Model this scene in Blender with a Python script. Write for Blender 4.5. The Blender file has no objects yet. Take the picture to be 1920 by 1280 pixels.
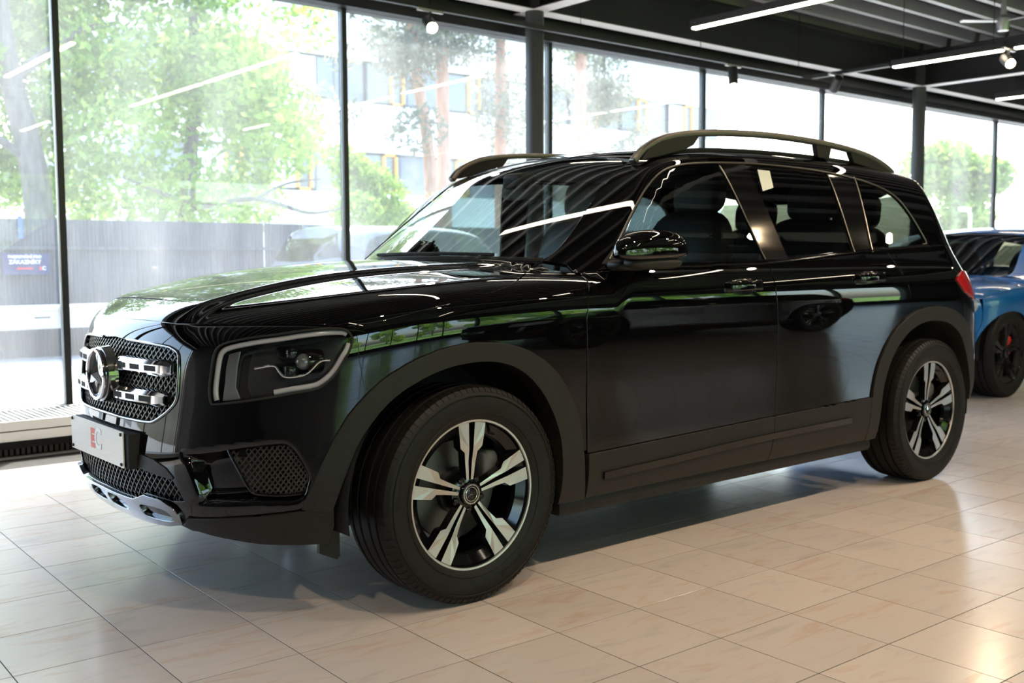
import bpy, bmesh, math, random
import numpy as np
from mathutils import Vector, Matrix
from mathutils.geometry import delaunay_2d_cdt

# light levels
SKY_S = 1.1; SUN_S = 12.0; EXPO = .60; DIRT = .06; TUBE_S = 16.; SPOT_E = 220.; SPOT_P = 46.; SPOT_ANG = 75

# ================================================================= camera, sky, sun, exposure
sc = bpy.context.scene
COL = sc.collection
CAM = np.array([-1.9984, -3.4860, 1.0936])
RIGHT = Vector((0.76795717, -0.6404843, -0.00465199)); UP = Vector((0.05366991, 0.0571107, 0.99692422)); FWD = Vector((0.63824864, 0.76584478, -0.0782333))
cam = bpy.data.cameras.new('camera'); cam_o = bpy.data.objects.new('camera', cam); COL.objects.link(cam_o)
m = Matrix.Identity(4)
for i in range(3):
    m[i][0] = RIGHT[i]; m[i][1] = UP[i]; m[i][2] = -FWD[i]; m[i][3] = CAM[i]
cam_o.matrix_world = m
cam.sensor_width = 36; cam.lens = 1956.91/1920*36; cam.clip_start = .05; cam.clip_end = 400
cam.dof.use_dof = True; cam.dof.focus_distance = 3.15; cam.dof.aperture_fstop = 4.2
sc.camera = cam_o
SUN_DIR = Vector((-.632*math.cos(math.radians(53)), -.775*math.cos(math.radians(53)), -math.sin(math.radians(53))))
w = bpy.data.worlds.new('sky'); sc.world = w; w.use_nodes = True
nt = w.node_tree; nt.nodes.clear()
sky = nt.nodes.new('ShaderNodeTexSky'); sky.sky_type = 'NISHITA'; sky.sun_disc = False
sky.sun_elevation = math.radians(53); sky.sun_rotation = math.atan2(.632, .775); sky.air_density = 1.0; sky.dust_density = 3.0; sky.ozone_density = 1.0
bg = nt.nodes.new('ShaderNodeBackground'); bg.inputs['Strength'].default_value = SKY_S
wo = nt.nodes.new('ShaderNodeOutputWorld'); nt.links.new(sky.outputs[0], bg.inputs[0]); nt.links.new(bg.outputs[0], wo.inputs[0])
sun = bpy.data.lights.new('sun', 'SUN'); sun.energy = SUN_S; sun.angle = math.radians(.6); sun.color = (1, .95, .86)
sun_o = bpy.data.objects.new('sun', sun); COL.objects.link(sun_o); sun_o.rotation_euler = SUN_DIR.to_track_quat('-Z', 'Y').to_euler(); sun_o.location = (8, 12, 14)
sc.view_settings.view_transform = 'Standard'; sc.view_settings.look = 'None'; sc.view_settings.gamma = 1; sc.view_settings.use_curve_mapping = False
sc.view_settings.exposure = EXPO
try:
    sc.cycles.use_denoising = True; sc.cycles.max_bounces = 10; sc.cycles.transparent_max_bounces = 24
    sc.cycles.glossy_bounces = 6; sc.cycles.diffuse_bounces = 4; sc.cycles.transmission_bounces = 6
    sc.cycles.sample_clamp_indirect = 6; sc.cycles.caustics_reflective = False; sc.cycles.caustics_refractive = False
except Exception: pass

# ================================================================= helpers
def tag(o, label=None, cat=None, group=None, kind=None):
    if label: o['label'] = label
    if cat: o['category'] = cat
    if group: o['group'] = group
    if kind: o['kind'] = kind
    return o
def empty(name, loc=(0, 0, 0), rz=0, parent=None):
    o = bpy.data.objects.new(name, None); COL.objects.link(o); o.location = loc; o.rotation_euler = (0, 0, rz); o.empty_display_size = .1
    if parent: o.parent = parent
    return o
def link(name, me, parent=None, loc=None, rot=None):
    o = bpy.data.objects.new(name, me); COL.objects.link(o)
    if parent: o.parent = parent
    if loc is not None: o.location = loc
    if rot is not None: o.rotation_euler = rot
    return o
def mkmesh(name, V, Fc, mats, normals=None, smooth=True, mi=None):
    me = bpy.data.meshes.new(name); me.from_pydata([tuple(map(float, v)) for v in V], [], [tuple(map(int, f)) for f in Fc])
    for mt in (mats if isinstance(mats, (list, tuple)) else [mats]): me.materials.append(mt)
    if mi is not None: me.polygons.foreach_set('material_index', list(mi))
    me.polygons.foreach_set('use_smooth', [bool(smooth)]*len(me.polygons)); me.update()
    if normals is not None: me.normals_split_custom_set_from_vertices([tuple(map(float, n)) for n in normals])
    return me
class MB:
    """collects simple solids into one mesh"""
    def __init__(s): s.V = []; s.F = []; s.M = []
    def add(s, V, Fc, mi=0):
        b = len(s.V); s.V += [tuple(v) for v in V]; s.F += [tuple(b+i for i in f) for f in Fc]; s.M += [mi]*len(Fc); return s
    def box(s, a, b, mi=0):
        x0, y0, z0 = a; x1, y1, z1 = b
        return s.add([(x0,y0,z0),(x1,y0,z0),(x1,y1,z0),(x0,y1,z0),(x0,y0,z1),(x1,y0,z1),(x1,y1,z1),(x0,y1,z1)],
                     [(0,3,2,1),(4,5,6,7),(0,1,5,4),(1,2,6,5),(2,3,7,6),(3,0,4,7)], mi)
    def tube(s, P, r, n=10, mi=0, closed=False, caps=True, up=(0, 0, 1), rad=None, sq=None):
        P = [Vector(p) for p in P]; N = len(P); rings = []; u0 = Vector(up); pu = None
        for i, p in enumerate(P):
            a = P[i-1] if (i or closed) else P[0]; c = P[(i+1) % N] if (i < N-1 or closed) else P[-1]
            t = (c-a).normalized()
            if pu is None:
                u = u0-t*u0.dot(t)
                if u.length < 1e-4: u = Vector((1, 0, 0))-t*t.x
            else: u = pu-t*pu.dot(t)
            u.normalize(); pu = u; v = t.cross(u); rr = rad[i] if rad else r
            if sq: rings.append([p+u*(sq[1]*cu*rr)+v*(sq[0]*cv*rr) for cu, cv in ((1,1),(1,-1),(-1,-1),(-1,1))])
            else: rings.append([p+(u*math.cos(2*math.pi*k/n)+v*math.sin(2*math.pi*k/n))*rr for k in range(n)])
        n = len(rings[0]); V = [q for r_ in rings for q in r_]; Fc = []
        for i in range(N if closed else N-1):
            j = (i+1) % N
            for k in range(n): Fc.append((i*n+k, j*n+k, j*n+(k+1) % n, i*n+(k+1) % n))
        if caps and not closed: Fc += [tuple(range(n)), tuple(reversed(range((N-1)*n, N*n)))]
        return s.add(V, Fc, mi)
    def lathe(s, prof, n=64, axis='y', c=(0, 0, 0), mi=0, closed=False, a0=0, a1=2*math.pi):
        """prof: (r, h) pairs revolved about the axis"""
        full = abs(a1-a0) > 6.28; m_ = n if full else n+1; V = []; Fc = []
        for k in range(m_):
            a = a0+(a1-a0)*k/n; ca, sa = math.cos(a), math.sin(a)
            for r, h in prof:
                V.append({'y': (c[0]+r*ca, c[1]+h, c[2]+r*sa), 'z': (c[0]+r*ca, c[1]+r*sa, c[2]+h), 'x': (c[0]+h, c[1]+r*ca, c[2]+r*sa)}[axis])
        L = len(prof)
        for k in range(n):
            k2 = (k+1) % m_
            for i in range(L if closed else L-1): j = (i+1) % L; Fc.append((k*L+i, k2*L+i, k2*L+j, k*L+j))
        return s.add(V, Fc, mi)
    def prism(s, poly, a, b, plane='xz', mi=0, side=None):
        """2-D polygon extruded from a to b along the third axis"""
        f = {'xz': lambda p, h: (p[0], h, p[1]), 'xy': lambda p, h: (p[0], p[1], h), 'yz': lambda p, h: (h, p[0], p[1])}[plane]
        n = len(poly); V = [f(p, a) for p in poly]+[f(p, b) for p in poly]; base = len(s.V)
        s.add(V, [tuple(reversed(range(n))), tuple(range(n, 2*n))], mi)
        s.F += [tuple(base+q for q in (i, (i+1) % n, n+(i+1) % n, n+i)) for i in range(n)]; s.M += [mi if side is None else side]*n
        return s
    def mesh(s, name, mats, smooth=False, bevel=0, angle=35, seg=2, fix=True):
        me = mkmesh(name, s.V, s.F, mats, smooth=smooth, mi=s.M)
        bm = bmesh.new(); bm.from_mesh(me)
        if fix: bmesh.ops.recalc_face_normals(bm, faces=bm.faces)
        if bevel:
            ed = [e for e in bm.edges if len(e.link_faces) == 2 and e.calc_face_angle(0) > math.radians(30)]
            bmesh.ops.bevel(bm, geom=ed, offset=bevel, segments=seg, profile=.5, affect='EDGES', clamp_overlap=True)
        if smooth:
            for f in bm.faces: f.smooth = True
            for e in bm.edges:
                if len(e.link_faces) == 2 and e.calc_face_angle(0) > math.radians(angle): e.smooth = False
        bm.to_mesh(me); bm.free(); me.update(); return me
    def obj(s, name, mats, parent=None, loc=None, rot=None, **k): return link(name, s.mesh(name, mats, **k), parent, loc, rot)
def cr(P, k=6, closed=False):
    """Catmull-Rom resampling"""
    P = np.array(P, float); n = len(P); out = []
    for i in range(n if closed else n-1):
        g = lambda j: P[j % n] if closed else P[min(max(j, 0), n-1)]
        p0, p1, p2, p3 = g(i-1), g(i), g(i+1), g(i+2)
        for t in np.arange(k)/k:
            out.append(.5*((2*p1)+(p2-p0)*t+(2*p0-5*p1+4*p2-p3)*t*t+(3*p1-p0-3*p2+p3)*t**3))
    if not closed: out.append(P[-1])
    return np.array(out)
def resample(P, h, closed=True):
    P = np.array(P, float); n = len(P); out = []
    for i in range(n if closed else n-1):
        a, b = P[i], P[(i+1) % n]; L = np.linalg.norm(b-a); k = max(1, int(round(L/h)))
        for t in range(k): out.append(a+(b-a)*t/k)
    if not closed: out.append(P[-1])
    return np.array(out)
def inside(poly, Q):
    poly = np.asarray(poly); Q = np.asarray(Q); x, y = Q[:, 0], Q[:, 1]; c = np.zeros(len(Q), bool)
    x1, y1 = poly[:, 0], poly[:, 1]; x2, y2 = np.roll(x1, -1), np.roll(y1, -1)
    for a, b, cc, d in zip(x1, y1, x2, y2):
        if b == d: continue
        k = ((b > y) != (d > y)) & (x < (cc-a)*(y-b)/(d-b)+a); c ^= k
    return c
def dist_poly(poly, Q):
    poly = np.asarray(poly); A = poly; B = np.roll(poly, -1, 0); best = np.full(len(Q), 1e9)
    for a, b in zip(A, B):
        d = b-a; t = np.clip(((Q-a)@d)/max(d@d, 1e-12), 0, 1); best = np.minimum(best, np.linalg.norm(Q-(a+t[:, None]*d), axis=1))
    return best
def area2(p): x, y = p[:, 0], p[:, 1]; return .5*np.sum(x*np.roll(y, -1)-y*np.roll(x, -1))
def inset(poly, g):
    """move a closed polygon inwards by g"""
    p = np.asarray(poly); sgn = 1 if area2(p) > 0 else -1
    d1 = p-np.roll(p, 1, 0); d2 = np.roll(p, -1, 0)-p
    n1 = np.stack([-d1[:, 1], d1[:, 0]], 1); n2 = np.stack([-d2[:, 1], d2[:, 0]], 1)
    n1 /= np.maximum(np.linalg.norm(n1, axis=1, keepdims=True), 1e-9); n2 /= np.maximum(np.linalg.norm(n2, axis=1, keepdims=True), 1e-9)
    n = n1+n2; n /= np.maximum(np.linalg.norm(n, axis=1, keepdims=True), .3)
    return p+n*g*sgn

# ================================================================= materials
MATS = {}
def bsdf(name, col, rough=.5, metal=0., spec=.5, coat=0., coat_r=.03, alpha=1., emit=None, es=0.):
    mt = bpy.data.materials.new(name); mt.use_nodes = True; b = mt.node_tree.nodes['Principled BSDF']
    b.inputs['Base Color'].default_value = (*col, 1); b.inputs['Roughness'].default_value = rough; b.inputs['Metallic'].default_value = metal
    b.inputs['Specular IOR Level'].default_value = spec; b.inputs['Coat Weight'].default_value = coat; b.inputs['Coat Roughness'].default_value = coat_r
    if emit: b.inputs['Emission Color'].default_value = (*emit, 1); b.inputs['Emission Strength'].default_value = es
    MATS[name] = mt; return mt
def nd(mt, t, **k):
    n = mt.node_tree.nodes.new(t)
    for a, v in k.items(): setattr(n, a, v)
    return n
def lk(mt, a, b): mt.node_tree.links.new(a, b)
def noise_mat(name, c1, c2, scale, rough=.6, detail=4, bump=0., bscale=None, coords='Object', spec=.5, r2=None, stretch=None):
    mt = bsdf(name, c1, rough, spec=spec); b = mt.node_tree.nodes['Principled BSDF']
    tc = nd(mt, 'ShaderNodeTexCoord'); mp = nd(mt, 'ShaderNodeMapping'); lk(mt, tc.outputs[coords], mp.inputs[0])
    if stretch: mp.inputs['Scale'].default_value = stretch
    no = nd(mt, 'ShaderNodeTexNoise'); no.inputs['Scale'].default_value = scale; no.inputs['Detail'].default_value = detail; lk(mt, mp.outputs[0], no.inputs[0])
    rp = nd(mt, 'ShaderNodeValToRGB'); rp.color_ramp.elements[0].color = (*c1, 1); rp.color_ramp.elements[1].color = (*c2, 1)
    rp.color_ramp.elements[0].position = .35; rp.color_ramp.elements[1].position = .65
    lk(mt, no.outputs[0], rp.inputs[0]); lk(mt, rp.outputs[0], b.inputs['Base Color'])
    if bump:
        n2 = nd(mt, 'ShaderNodeTexNoise'); n2.inputs['Scale'].default_value = bscale or scale*4; lk(mt, mp.outputs[0], n2.inputs[0])
        bp = nd(mt, 'ShaderNodeBump'); bp.inputs['Strength'].default_value = bump; bp.inputs['Distance'].default_value = .002; lk(mt, n2.outputs[0], bp.inputs['Height']); lk(mt, bp.outputs[0], b.inputs['Normal'])
    return mt
def glass_mat(name, tint, ior=1.45, refl=1., dirt=0., rough=0., dcol=(.9, .93, .95)):
    """thin pane: coloured see-through + mirror reflection by angle + a veil of dust"""
    mt = bpy.data.materials.new(name); mt.use_nodes = True; t = mt.node_tree; t.nodes.clear()
    out = nd(mt, 'ShaderNodeOutputMaterial'); tr = nd(mt, 'ShaderNodeBsdfTransparent'); tr.inputs[0].default_value = (*tint, 1)
    gl = nd(mt, 'ShaderNodeBsdfGlossy'); gl.inputs['Roughness'].default_value = rough; gl.inputs['Color'].default_value = (refl, refl, refl, 1)
    fr = nd(mt, 'ShaderNodeFresnel'); ge = nd(mt, 'ShaderNodeNewGeometry'); mi_ = nd(mt, 'ShaderNodeMix'); mi_.inputs[2].default_value = ior; mi_.inputs[3].default_value = 1/ior
    lk(mt, ge.outputs['Backfacing'], mi_.inputs[0]); lk(mt, mi_.outputs[0], fr.inputs['IOR'])   # thin pane: same reflection from both sides
    mx = nd(mt, 'ShaderNodeMixShader'); lk(mt, fr.outputs[0], mx.inputs[0]); lk(mt, tr.outputs[0], mx.inputs[1]); lk(mt, gl.outputs[0], mx.inputs[2])
    last = mx
    if dirt:
        df = nd(mt, 'ShaderNodeBsdfDiffuse'); df.inputs[0].default_value = (*dcol, 1); tl = nd(mt, 'ShaderNodeBsdfTranslucent'); tl.inputs[0].default_value = (*dcol, 1)
        m1 = nd(mt, 'ShaderNodeMixShader'); m1.inputs[0].default_value = .6; lk(mt, df.outputs[0], m1.inputs[1]); lk(mt, tl.outputs[0], m1.inputs[2])
        tc = nd(mt, 'ShaderNodeTexCoord'); mp = nd(mt, 'ShaderNodeMapping'); mp.inputs['Scale'].default_value = (1.2, 1, .35); lk(mt, tc.outputs['Object'], mp.inputs[0])
        no = nd(mt, 'ShaderNodeTexNoise'); no.inputs['Scale'].default_value = 2.2; no.inputs['Detail'].default_value = 5; lk(mt, mp.outputs[0], no.inputs[0])
        mr = nd(mt, 'ShaderNodeMapRange'); mr.inputs['From Min'].default_value = .3; mr.inputs['From Max'].default_value = .7; mr.inputs['To Min'].default_value = dirt*.6; mr.inputs['To Max'].default_value = dirt*1.4
        lk(mt, no.outputs[0], mr.inputs[0])
        m2 = nd(mt, 'ShaderNodeMixShader'); lk(mt, mr.outputs[0], m2.inputs[0]); lk(mt, mx.outputs[0], m2.inputs[1]); lk(mt, m1.outputs[0], m2.inputs[2]); last = m2
    lk(mt, last.outputs[0], out.inputs[0]); MATS[name] = mt; return mt
def emis(name, col, s):
    mt = bpy.data.materials.new(name); mt.use_nodes = True; t = mt.node_tree; t.nodes.clear()
    out = nd(mt, 'ShaderNodeOutputMaterial'); e = nd(mt, 'ShaderNodeEmission'); e.inputs[0].default_value = (*col, 1); e.inputs[1].default_value = s
    lk(mt, e.outputs[0], out.inputs[0]); MATS[name] = mt; return mt
PAINT = bsdf('black_paint', (.0016, .0016, .0019), .5, spec=0., coat=1., coat_r=.006)
PAINT.node_tree.nodes['Principled BSDF'].inputs['Coat IOR'].default_value = 1.6
PIANO = bsdf('gloss_black_trim', (.004, .004, .0045), .08, spec=.5)
CLAD = noise_mat('dark_plastic', (.0115, .0102, .0092), (.0150, .0135, .0122), 60, .50, bump=.15, bscale=900, spec=.32)
CHROME = bsdf('chrome', (.86, .87, .89), .07, metal=1.)
SATIN = bsdf('satin_aluminium', (.62, .61, .59), .30, metal=1.)
RAILM = bsdf('satin_grey_rail', (.16, .145, .13), .34, metal=.85)
RUBBER = noise_mat('tyre_rubber', (.005, .0046, .0042), (.0075, .007, .0065), 30, .55, bump=.1, bscale=300, spec=.28)
DARK = bsdf('matte_black', (.008, .008, .008), .8)
MESHM = bsdf('grille_plastic', (.030, .027, .025), .36)
GLASSW = glass_mat('windscreen_glass', (.80, .87, .85), 1.55)
GLASSF = glass_mat('side_glass', (.38, .45, .43), 1.5)
GLASSR = glass_mat('privacy_glass', (.17, .20, .19), 1.5)
LENSM = glass_mat('headlight_lens', (.93, .94, .95), 1.4)
REFL = bsdf('lamp_reflector', (.16, .16, .17), .16, metal=.8)
DRL = bsdf('light_guide', (.48, .48, .53), .14, spec=1., coat=1.)
PROJ = bsdf('projector_glass', (.10, .11, .12), .05, spec=1., coat=1.)
REDL = bsdf('red_lens', (.45, .008, .012), .12, coat=1.)
SEATM = noise_mat('seat_leather', (.018, .018, .02), (.026, .026, .028), 40, .5)
DISC = bsdf('brake_steel', (.12, .115, .11), .4, metal=1.)
STARM = bsdf('badge_mirror', (.30, .30, .31), .10, metal=.9)
DCHROME = bsdf('skid_chrome', (.30, .31, .33), .13, metal=1.)
# ================================================================= the showroom
BLACKST = bsdf('black_steel', (.012, .012, .013), .34, spec=.6)
DECKM = bsdf('deck_steel', (.010, .010, .011), .42)
GROUT = noise_mat('grout', (.022, .018, .015), (.036, .030, .026), 20, .9)
ALU = bsdf('aluminium', (.58, .57, .55), .36, metal=.8)
# floor tiles: marbled beige glazed ceramic, every tile with its own veins
TILE = bsdf('floor_tile', (.66, .56, .48), .20, spec=.5); b = TILE.node_tree.nodes['Principled BSDF']
geo = nd(TILE, 'ShaderNodeNewGeometry'); mp = nd(TILE, 'ShaderNodeMapping'); mp.vector_type = 'POINT'
TS = .3329; TA = -.0214; TO = np.array([-.972, -.9156])
ca, sa = math.cos(-TA), math.sin(-TA)
mp.inputs['Location'].default_value = (-(ca*TO[0]-sa*TO[1])/TS, -(sa*TO[0]+ca*TO[1])/TS, 0); mp.inputs['Rotation'].default_value = (0, 0, -TA); mp.inputs['Scale'].default_value = (1/TS,)*3
lk(TILE, geo.outputs['Position'], mp.inputs[0])
fl = nd(TILE, 'ShaderNodeVectorMath', operation='FLOOR'); lk(TILE, mp.outputs[0], fl.inputs[0])
wn = nd(TILE, 'ShaderNodeTexWhiteNoise', noise_dimensions='2D'); lk(TILE, fl.outputs[0], wn.inputs[0])
sc_ = nd(TILE, 'ShaderNodeVectorMath', operation='SCALE'); sc_.inputs['Scale'].default_value = 37; lk(TILE, wn.outputs['Color'], sc_.inputs[0])
st_ = nd(TILE, 'ShaderNodeVectorMath', operation='MULTIPLY'); st_.inputs[1].default_value = (1.1, 4.2, 1); lk(TILE, mp.outputs[0], st_.inputs[0])
ad = nd(TILE, 'ShaderNodeVectorMath', operation='ADD'); lk(TILE, st_.outputs[0], ad.inputs[0]); lk(TILE, sc_.outputs[0], ad.inputs[1])
n1 = nd(TILE, 'ShaderNodeTexNoise'); n1.inputs['Scale'].default_value = 1.0; n1.inputs['Detail'].default_value = 6; n1.inputs['Roughness'].default_value = .6; n1.inputs['Distortion'].default_value = .6; lk(TILE, ad.outputs[0], n1.inputs[0])
r1 = nd(TILE, 'ShaderNodeValToRGB'); e = r1.color_ramp.elements; e[0].position = .30; e[0].color = (.55, .49, .46, 1); e[1].position = .44; e[1].color = (.63, .565, .52, 1)
x = r1.color_ramp.elements.new(.56); x.color = (.64, .57, .525, 1); x = r1.color_ramp.elements.new(.67); x.color = (.60, .475, .40, 1); x = r1.color_ramp.elements.new(.76); x.color = (.63, .545, .495, 1)
lk(TILE, n1.outputs[0], r1.inputs[0])
hs = nd(TILE, 'ShaderNodeHueSaturation'); mr = nd(TILE, 'ShaderNodeMapRange'); mr.inputs['To Min'].default_value = .92; mr.inputs['To Max'].default_value = 1.05; lk(TILE, wn.outputs['Value'], mr.inputs[0]); lk(TILE, mr.outputs[0], hs.inputs['Value']); lk(TILE, r1.outputs[0], hs.inputs['Color']); lk(TILE, hs.outputs[0], b.inputs['Base Color'])
n2 = nd(TILE, 'ShaderNodeTexNoise'); n2.inputs['Scale'].default_value = 1.6; n2.inputs['Detail'].default_value = 3; lk(TILE, ad.outputs[0], n2.inputs[0]); m3 = nd(TILE, 'ShaderNodeMapRange'); m3.inputs['To Min'].default_value = .14; m3.inputs['To Max'].default_value = .24; lk(TILE, n2.outputs[0], m3.inputs[0]); lk(TILE, m3.outputs[0], b.inputs['Roughness'])
RX0, RX1, RY0, RY1 = -8.3, 21.6, -9.0, 3.28
floor = MB().box((RX0, RY0, -.12), (RX1, RY1, -.0009)).obj('floor', GROUT); tag(floor, 'showroom floor of square beige marbled tiles with dark joints', kind='structure')
hw = TS/2-.0016; bv = .0003
V = [(-hw,-hw,-.006),(hw,-hw,-.006),(hw,hw,-.006),(-hw,hw,-.006),(-hw,-hw,-bv),(hw,-hw,-bv),(hw,hw,-bv),(-hw,hw,-bv),(-hw+bv,-hw+bv,0),(hw-bv,-hw+bv,0),(hw-bv,hw-bv,0),(-hw+bv,hw-bv,0)]
Fq = [(0,1,5,4),(1,2,6,5),(2,3,7,6),(3,0,4,7),(4,5,9,8),(5,6,10,9),(6,7,11,10),(7,4,8,11),(8,9,10,11)]
tile_me = mkmesh('tile', V, Fq, TILE, smooth=False)
ca, sa = math.cos(TA), math.sin(TA); cand = []; RR = np.array([list(RIGHT), list(UP), list(FWD)])
for i in range(-30, 72):
    for j in range(-40, 14):
        gx, gy = (i+.5)*TS, (j+.5)*TS; x, y = TO[0]+ca*gx-sa*gy, TO[1]+sa*gx+ca*gy
        if not (RX0+.2 < x < RX1-.2 and RY0+.2 < y < 2.70-.17): continue
        v = RR@(np.array([x, y, 0])-CAM); d = v[2]; vis = d > .5 and abs(v[0]/d) < .60 and abs(v[1]/d) < .40
        under = -.1 < x < 2.9 and .1 < y < 2.0
        cand.append((d if vis and not under else 100+d, x, y))
cand.sort()
for d, x, y in cand[:300]: link('tile', tile_me, floor, (x, y, 0), (0, 0, TA))
mb = MB()
for d, x, y in cand[300:]: mb.add([(x+ca*a-sa*b_, y+sa*a+ca*b_, c) for a, b_, c in V], Fq)
tag(link('tile_field', mkmesh('tile_field', mb.V, mb.F, TILE, smooth=False), floor), kind='stuff')
# glazed front: frames, panes
GLASSB = glass_mat('facade_glass', (.93, .97, .96), 1.5, dirt=DIRT)
FRAMEM = bsdf('frame_black', (.012, .013, .014), .4)
MX = [-8.06+2.02*k for k in range(0, 15)]; WY = 3.28
tag(MB().box((RX0, WY-.10, 2.925), (RX1, WY+.10, 3.12)).box((RX0, WY-.14, 2.99), (RX1, WY-.10, 3.02)).obj('trim_1', FRAMEM), 'long dark head frame running above all the glass panes', kind='structure')
tag(MB().box((RX0, WY-.05, .0), (RX1, WY+.06, .205)).obj('trim_2', FRAMEM), 'dark plinth frame running under all the glass panes', kind='structure')
for k, x in enumerate(MX):
    tag(MB().box((x-.020, WY-.028, .205), (x+.020, WY+.028, 2.925)).obj('trim_%d' % (k+3), FRAMEM), 'slim black upright between two glass panes', kind='structure')
    if k < len(MX)-1:
        g = MB().box((x+.022, WY-.006, .205), (MX[k+1]-.022, WY+.006, 2.925)).obj('window_%d' % (k+1), GLASSB)
        tag(g, 'tall clear showroom glass pane', kind='structure')
# opposite glazed side, behind the photographer
for k in range(0, 14):
    x = MX[k]; tag(MB().box((x-.03, RY0-.05, 0), (x+.03, RY0+.05, 3.0)).obj('trim_%d' % (k+20), FRAMEM), kind='structure')
    if 2 <= k < 12:
        tag(MB().box((x+.03, RY0-.006, .25), (MX[k+1]-.03, RY0+.006, 2.6)).obj('window_%d' % (k+16), GLASSB), kind='structure')
WALLM = noise_mat('dark_wall', (.055, .055, .058), (.075, .075, .078), 3, .8)
tag(MB().box((RX0, RY0-.15, 2.6), (RX1, RY0+.1, 4.0)).box((RX0, RY0-.15, 0), (RX1, RY0+.1, .25)).box((RX0, RY0-.15, 0), (MX[2], RY0+.1, 4.)).box((MX[12], RY0-.15, 0), (RX1, RY0+.1, 4.)).obj('wall_near', WALLM), kind='structure')
tag(MB().box((RX0-.2, RY0, 2.95), (RX0, RY1, 4.0)).box((RX0-.2, RY0, 0), (RX0, RY1, .2)).obj('wall_left', WALLM), kind='structure')
tag(MB().box((RX0-.2, RY0, .2), (RX0, RY1, 2.95)).obj('wall_corner', WALLM), kind='structure')
tag(MB().box((RX1, RY0, 0), (RX1+.2, RY1, 4.0)).obj('wall_right', WALLM), kind='structure')
tag(MB().box((RX0, WY-.02, 3.12), (RX1, WY+.12, 4.0)).obj('wall_front', BLACKST), 'dark metal wall strip above the glazing', kind='structure')
# ceiling: trapezoid deck, joists, beams
ceil = MB().box((RX0, RY0, 3.60), (RX1, RY1, 3.72)).obj('ceiling', DECKM); tag(ceil, 'black ribbed steel deck ceiling', kind='structure')
CB = [-8.31, -2.32, 3.66, 9.65, 15.64, 21.5]
RIB_LIT = bsdf('rib_lit_grey', (.30, .29, .29), .35, metal=.3)  # grey painted in for the window light on the black deck's ribs
rib = MB().prism([(-.05, .10), (-.032, 0), (.032, 0), (.05, .10)], 0, 5.9, 'yz').mesh('rib', RIB_LIT)
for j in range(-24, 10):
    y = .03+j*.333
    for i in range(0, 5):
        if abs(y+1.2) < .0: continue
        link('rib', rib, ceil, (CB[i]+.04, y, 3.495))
FLANGE_LIT = bsdf('flange_lit_grey', (.62, .60, .60), .4)  # pale tone stands for bounced light on the black beam undersides
def beam(name, a, b, label=None):
    """I-section along x or y; bottom face at z = 3.085"""
    alongx = abs(a[0]-b[0]) > abs(a[1]-b[1]); mb = MB(); w_, h_, t, tw = .075, .40, .014, .008; z0 = 3.085
    for (p0, p1, z_a, z_b) in ((-w_, w_, z0+.003, z0+t), (-tw, tw, z0+t, z0+h_-t), (-w_, w_, z0+h_-t, z0+h_)):
        if alongx: mb.box((a[0], a[1]+p0, z_a), (b[0], a[1]+p1, z_b))
        else: mb.box((a[0]+p0, a[1], z_a), (a[0]+p1, b[1], z_b))
    o = mb.obj(name, BLACKST); tag(o, label, kind='structure'); mb = MB()
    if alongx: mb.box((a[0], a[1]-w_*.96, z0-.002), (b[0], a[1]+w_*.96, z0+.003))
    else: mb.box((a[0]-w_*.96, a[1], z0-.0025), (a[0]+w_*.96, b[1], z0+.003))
    f = mb.obj('flange_lit_face', FLANGE_LIT, o); return o  # added thin plate carrying the painted-in light of the beam's underside
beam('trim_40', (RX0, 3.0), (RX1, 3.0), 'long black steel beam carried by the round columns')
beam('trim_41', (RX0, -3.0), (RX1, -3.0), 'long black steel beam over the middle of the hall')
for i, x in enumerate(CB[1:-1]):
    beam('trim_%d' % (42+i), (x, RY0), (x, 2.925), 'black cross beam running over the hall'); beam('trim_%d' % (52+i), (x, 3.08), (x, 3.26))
COLM = bsdf('column_paint', (.035, .037, .04), .5)
for i, x in enumerate(CB[1:-1]):
    for j, y in enumerate((3.0, -3.0)):
        if y < 0 and x > -3 and x < 4: continue
        mb = MB().lathe([(.075, 0), (.075, 3.085)], 32, axis='z', c=(x, y, 0)); mb.box((x-.12, y-.12, 0), (x+.12, y+.12, .012))
        tag(mb.obj('trim_%d' % (60+2*i+j), COLM, smooth=True, angle=40), 'round dark grey steel column standing before the glass' if y > 0 else None, kind='structure')
# floor convector under the glass
cx0, cx1 = RX0+.1, 9.4
cv = empty('convector', (0, 3.0, 0)); tag(cv, 'low aluminium floor convector with slatted top under the glass', 'convector')
def cbox(mb, a, b, mi=0): return mb.box((a[0], a[1]-3.0, a[2]), (b[0], b[1]-3.0, b[2]), mi)
cbox(MB(), (cx0, 2.724, .152), (cx1, 2.745, .208)).obj('front_panel', ALU, cv, bevel=.003); cbox(MB(), (cx0, 2.726, .092), (cx1, 2.745, .149)).obj('front_panel', ALU, cv, bevel=.003)
cbox(MB(), (cx0, 2.745, .05), (cx1, 3.225, .17)).obj('casing', DARK, cv); cbox(MB(), (cx0, 3.195, .17), (cx1, 3.228, .208)).obj('back_rail', ALU, cv)
cbox(MB(), (cx0, 2.69, .0), (cx1, 2.73, .012)).obj('floor_strip', ALU, cv)
mb = MB()
for k in range(int((cx1-cx0)/.034)): x = cx0+k*.034; cbox(mb, (x, 2.745, .186), (x+.017, 3.195, .206))
tag(mb.obj('top_slats', ALU, cv), kind='stuff')
mb = MB()
for k in range(int((cx1-cx0)/.03)): x = cx0+k*.03; cbox(mb, (x, 2.752, .012), (x+.018, 2.775, .092))
tag(mb.obj('fins', bsdf('fin_brown', (.05, .04, .035), .6), cv), kind='stuff')
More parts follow.
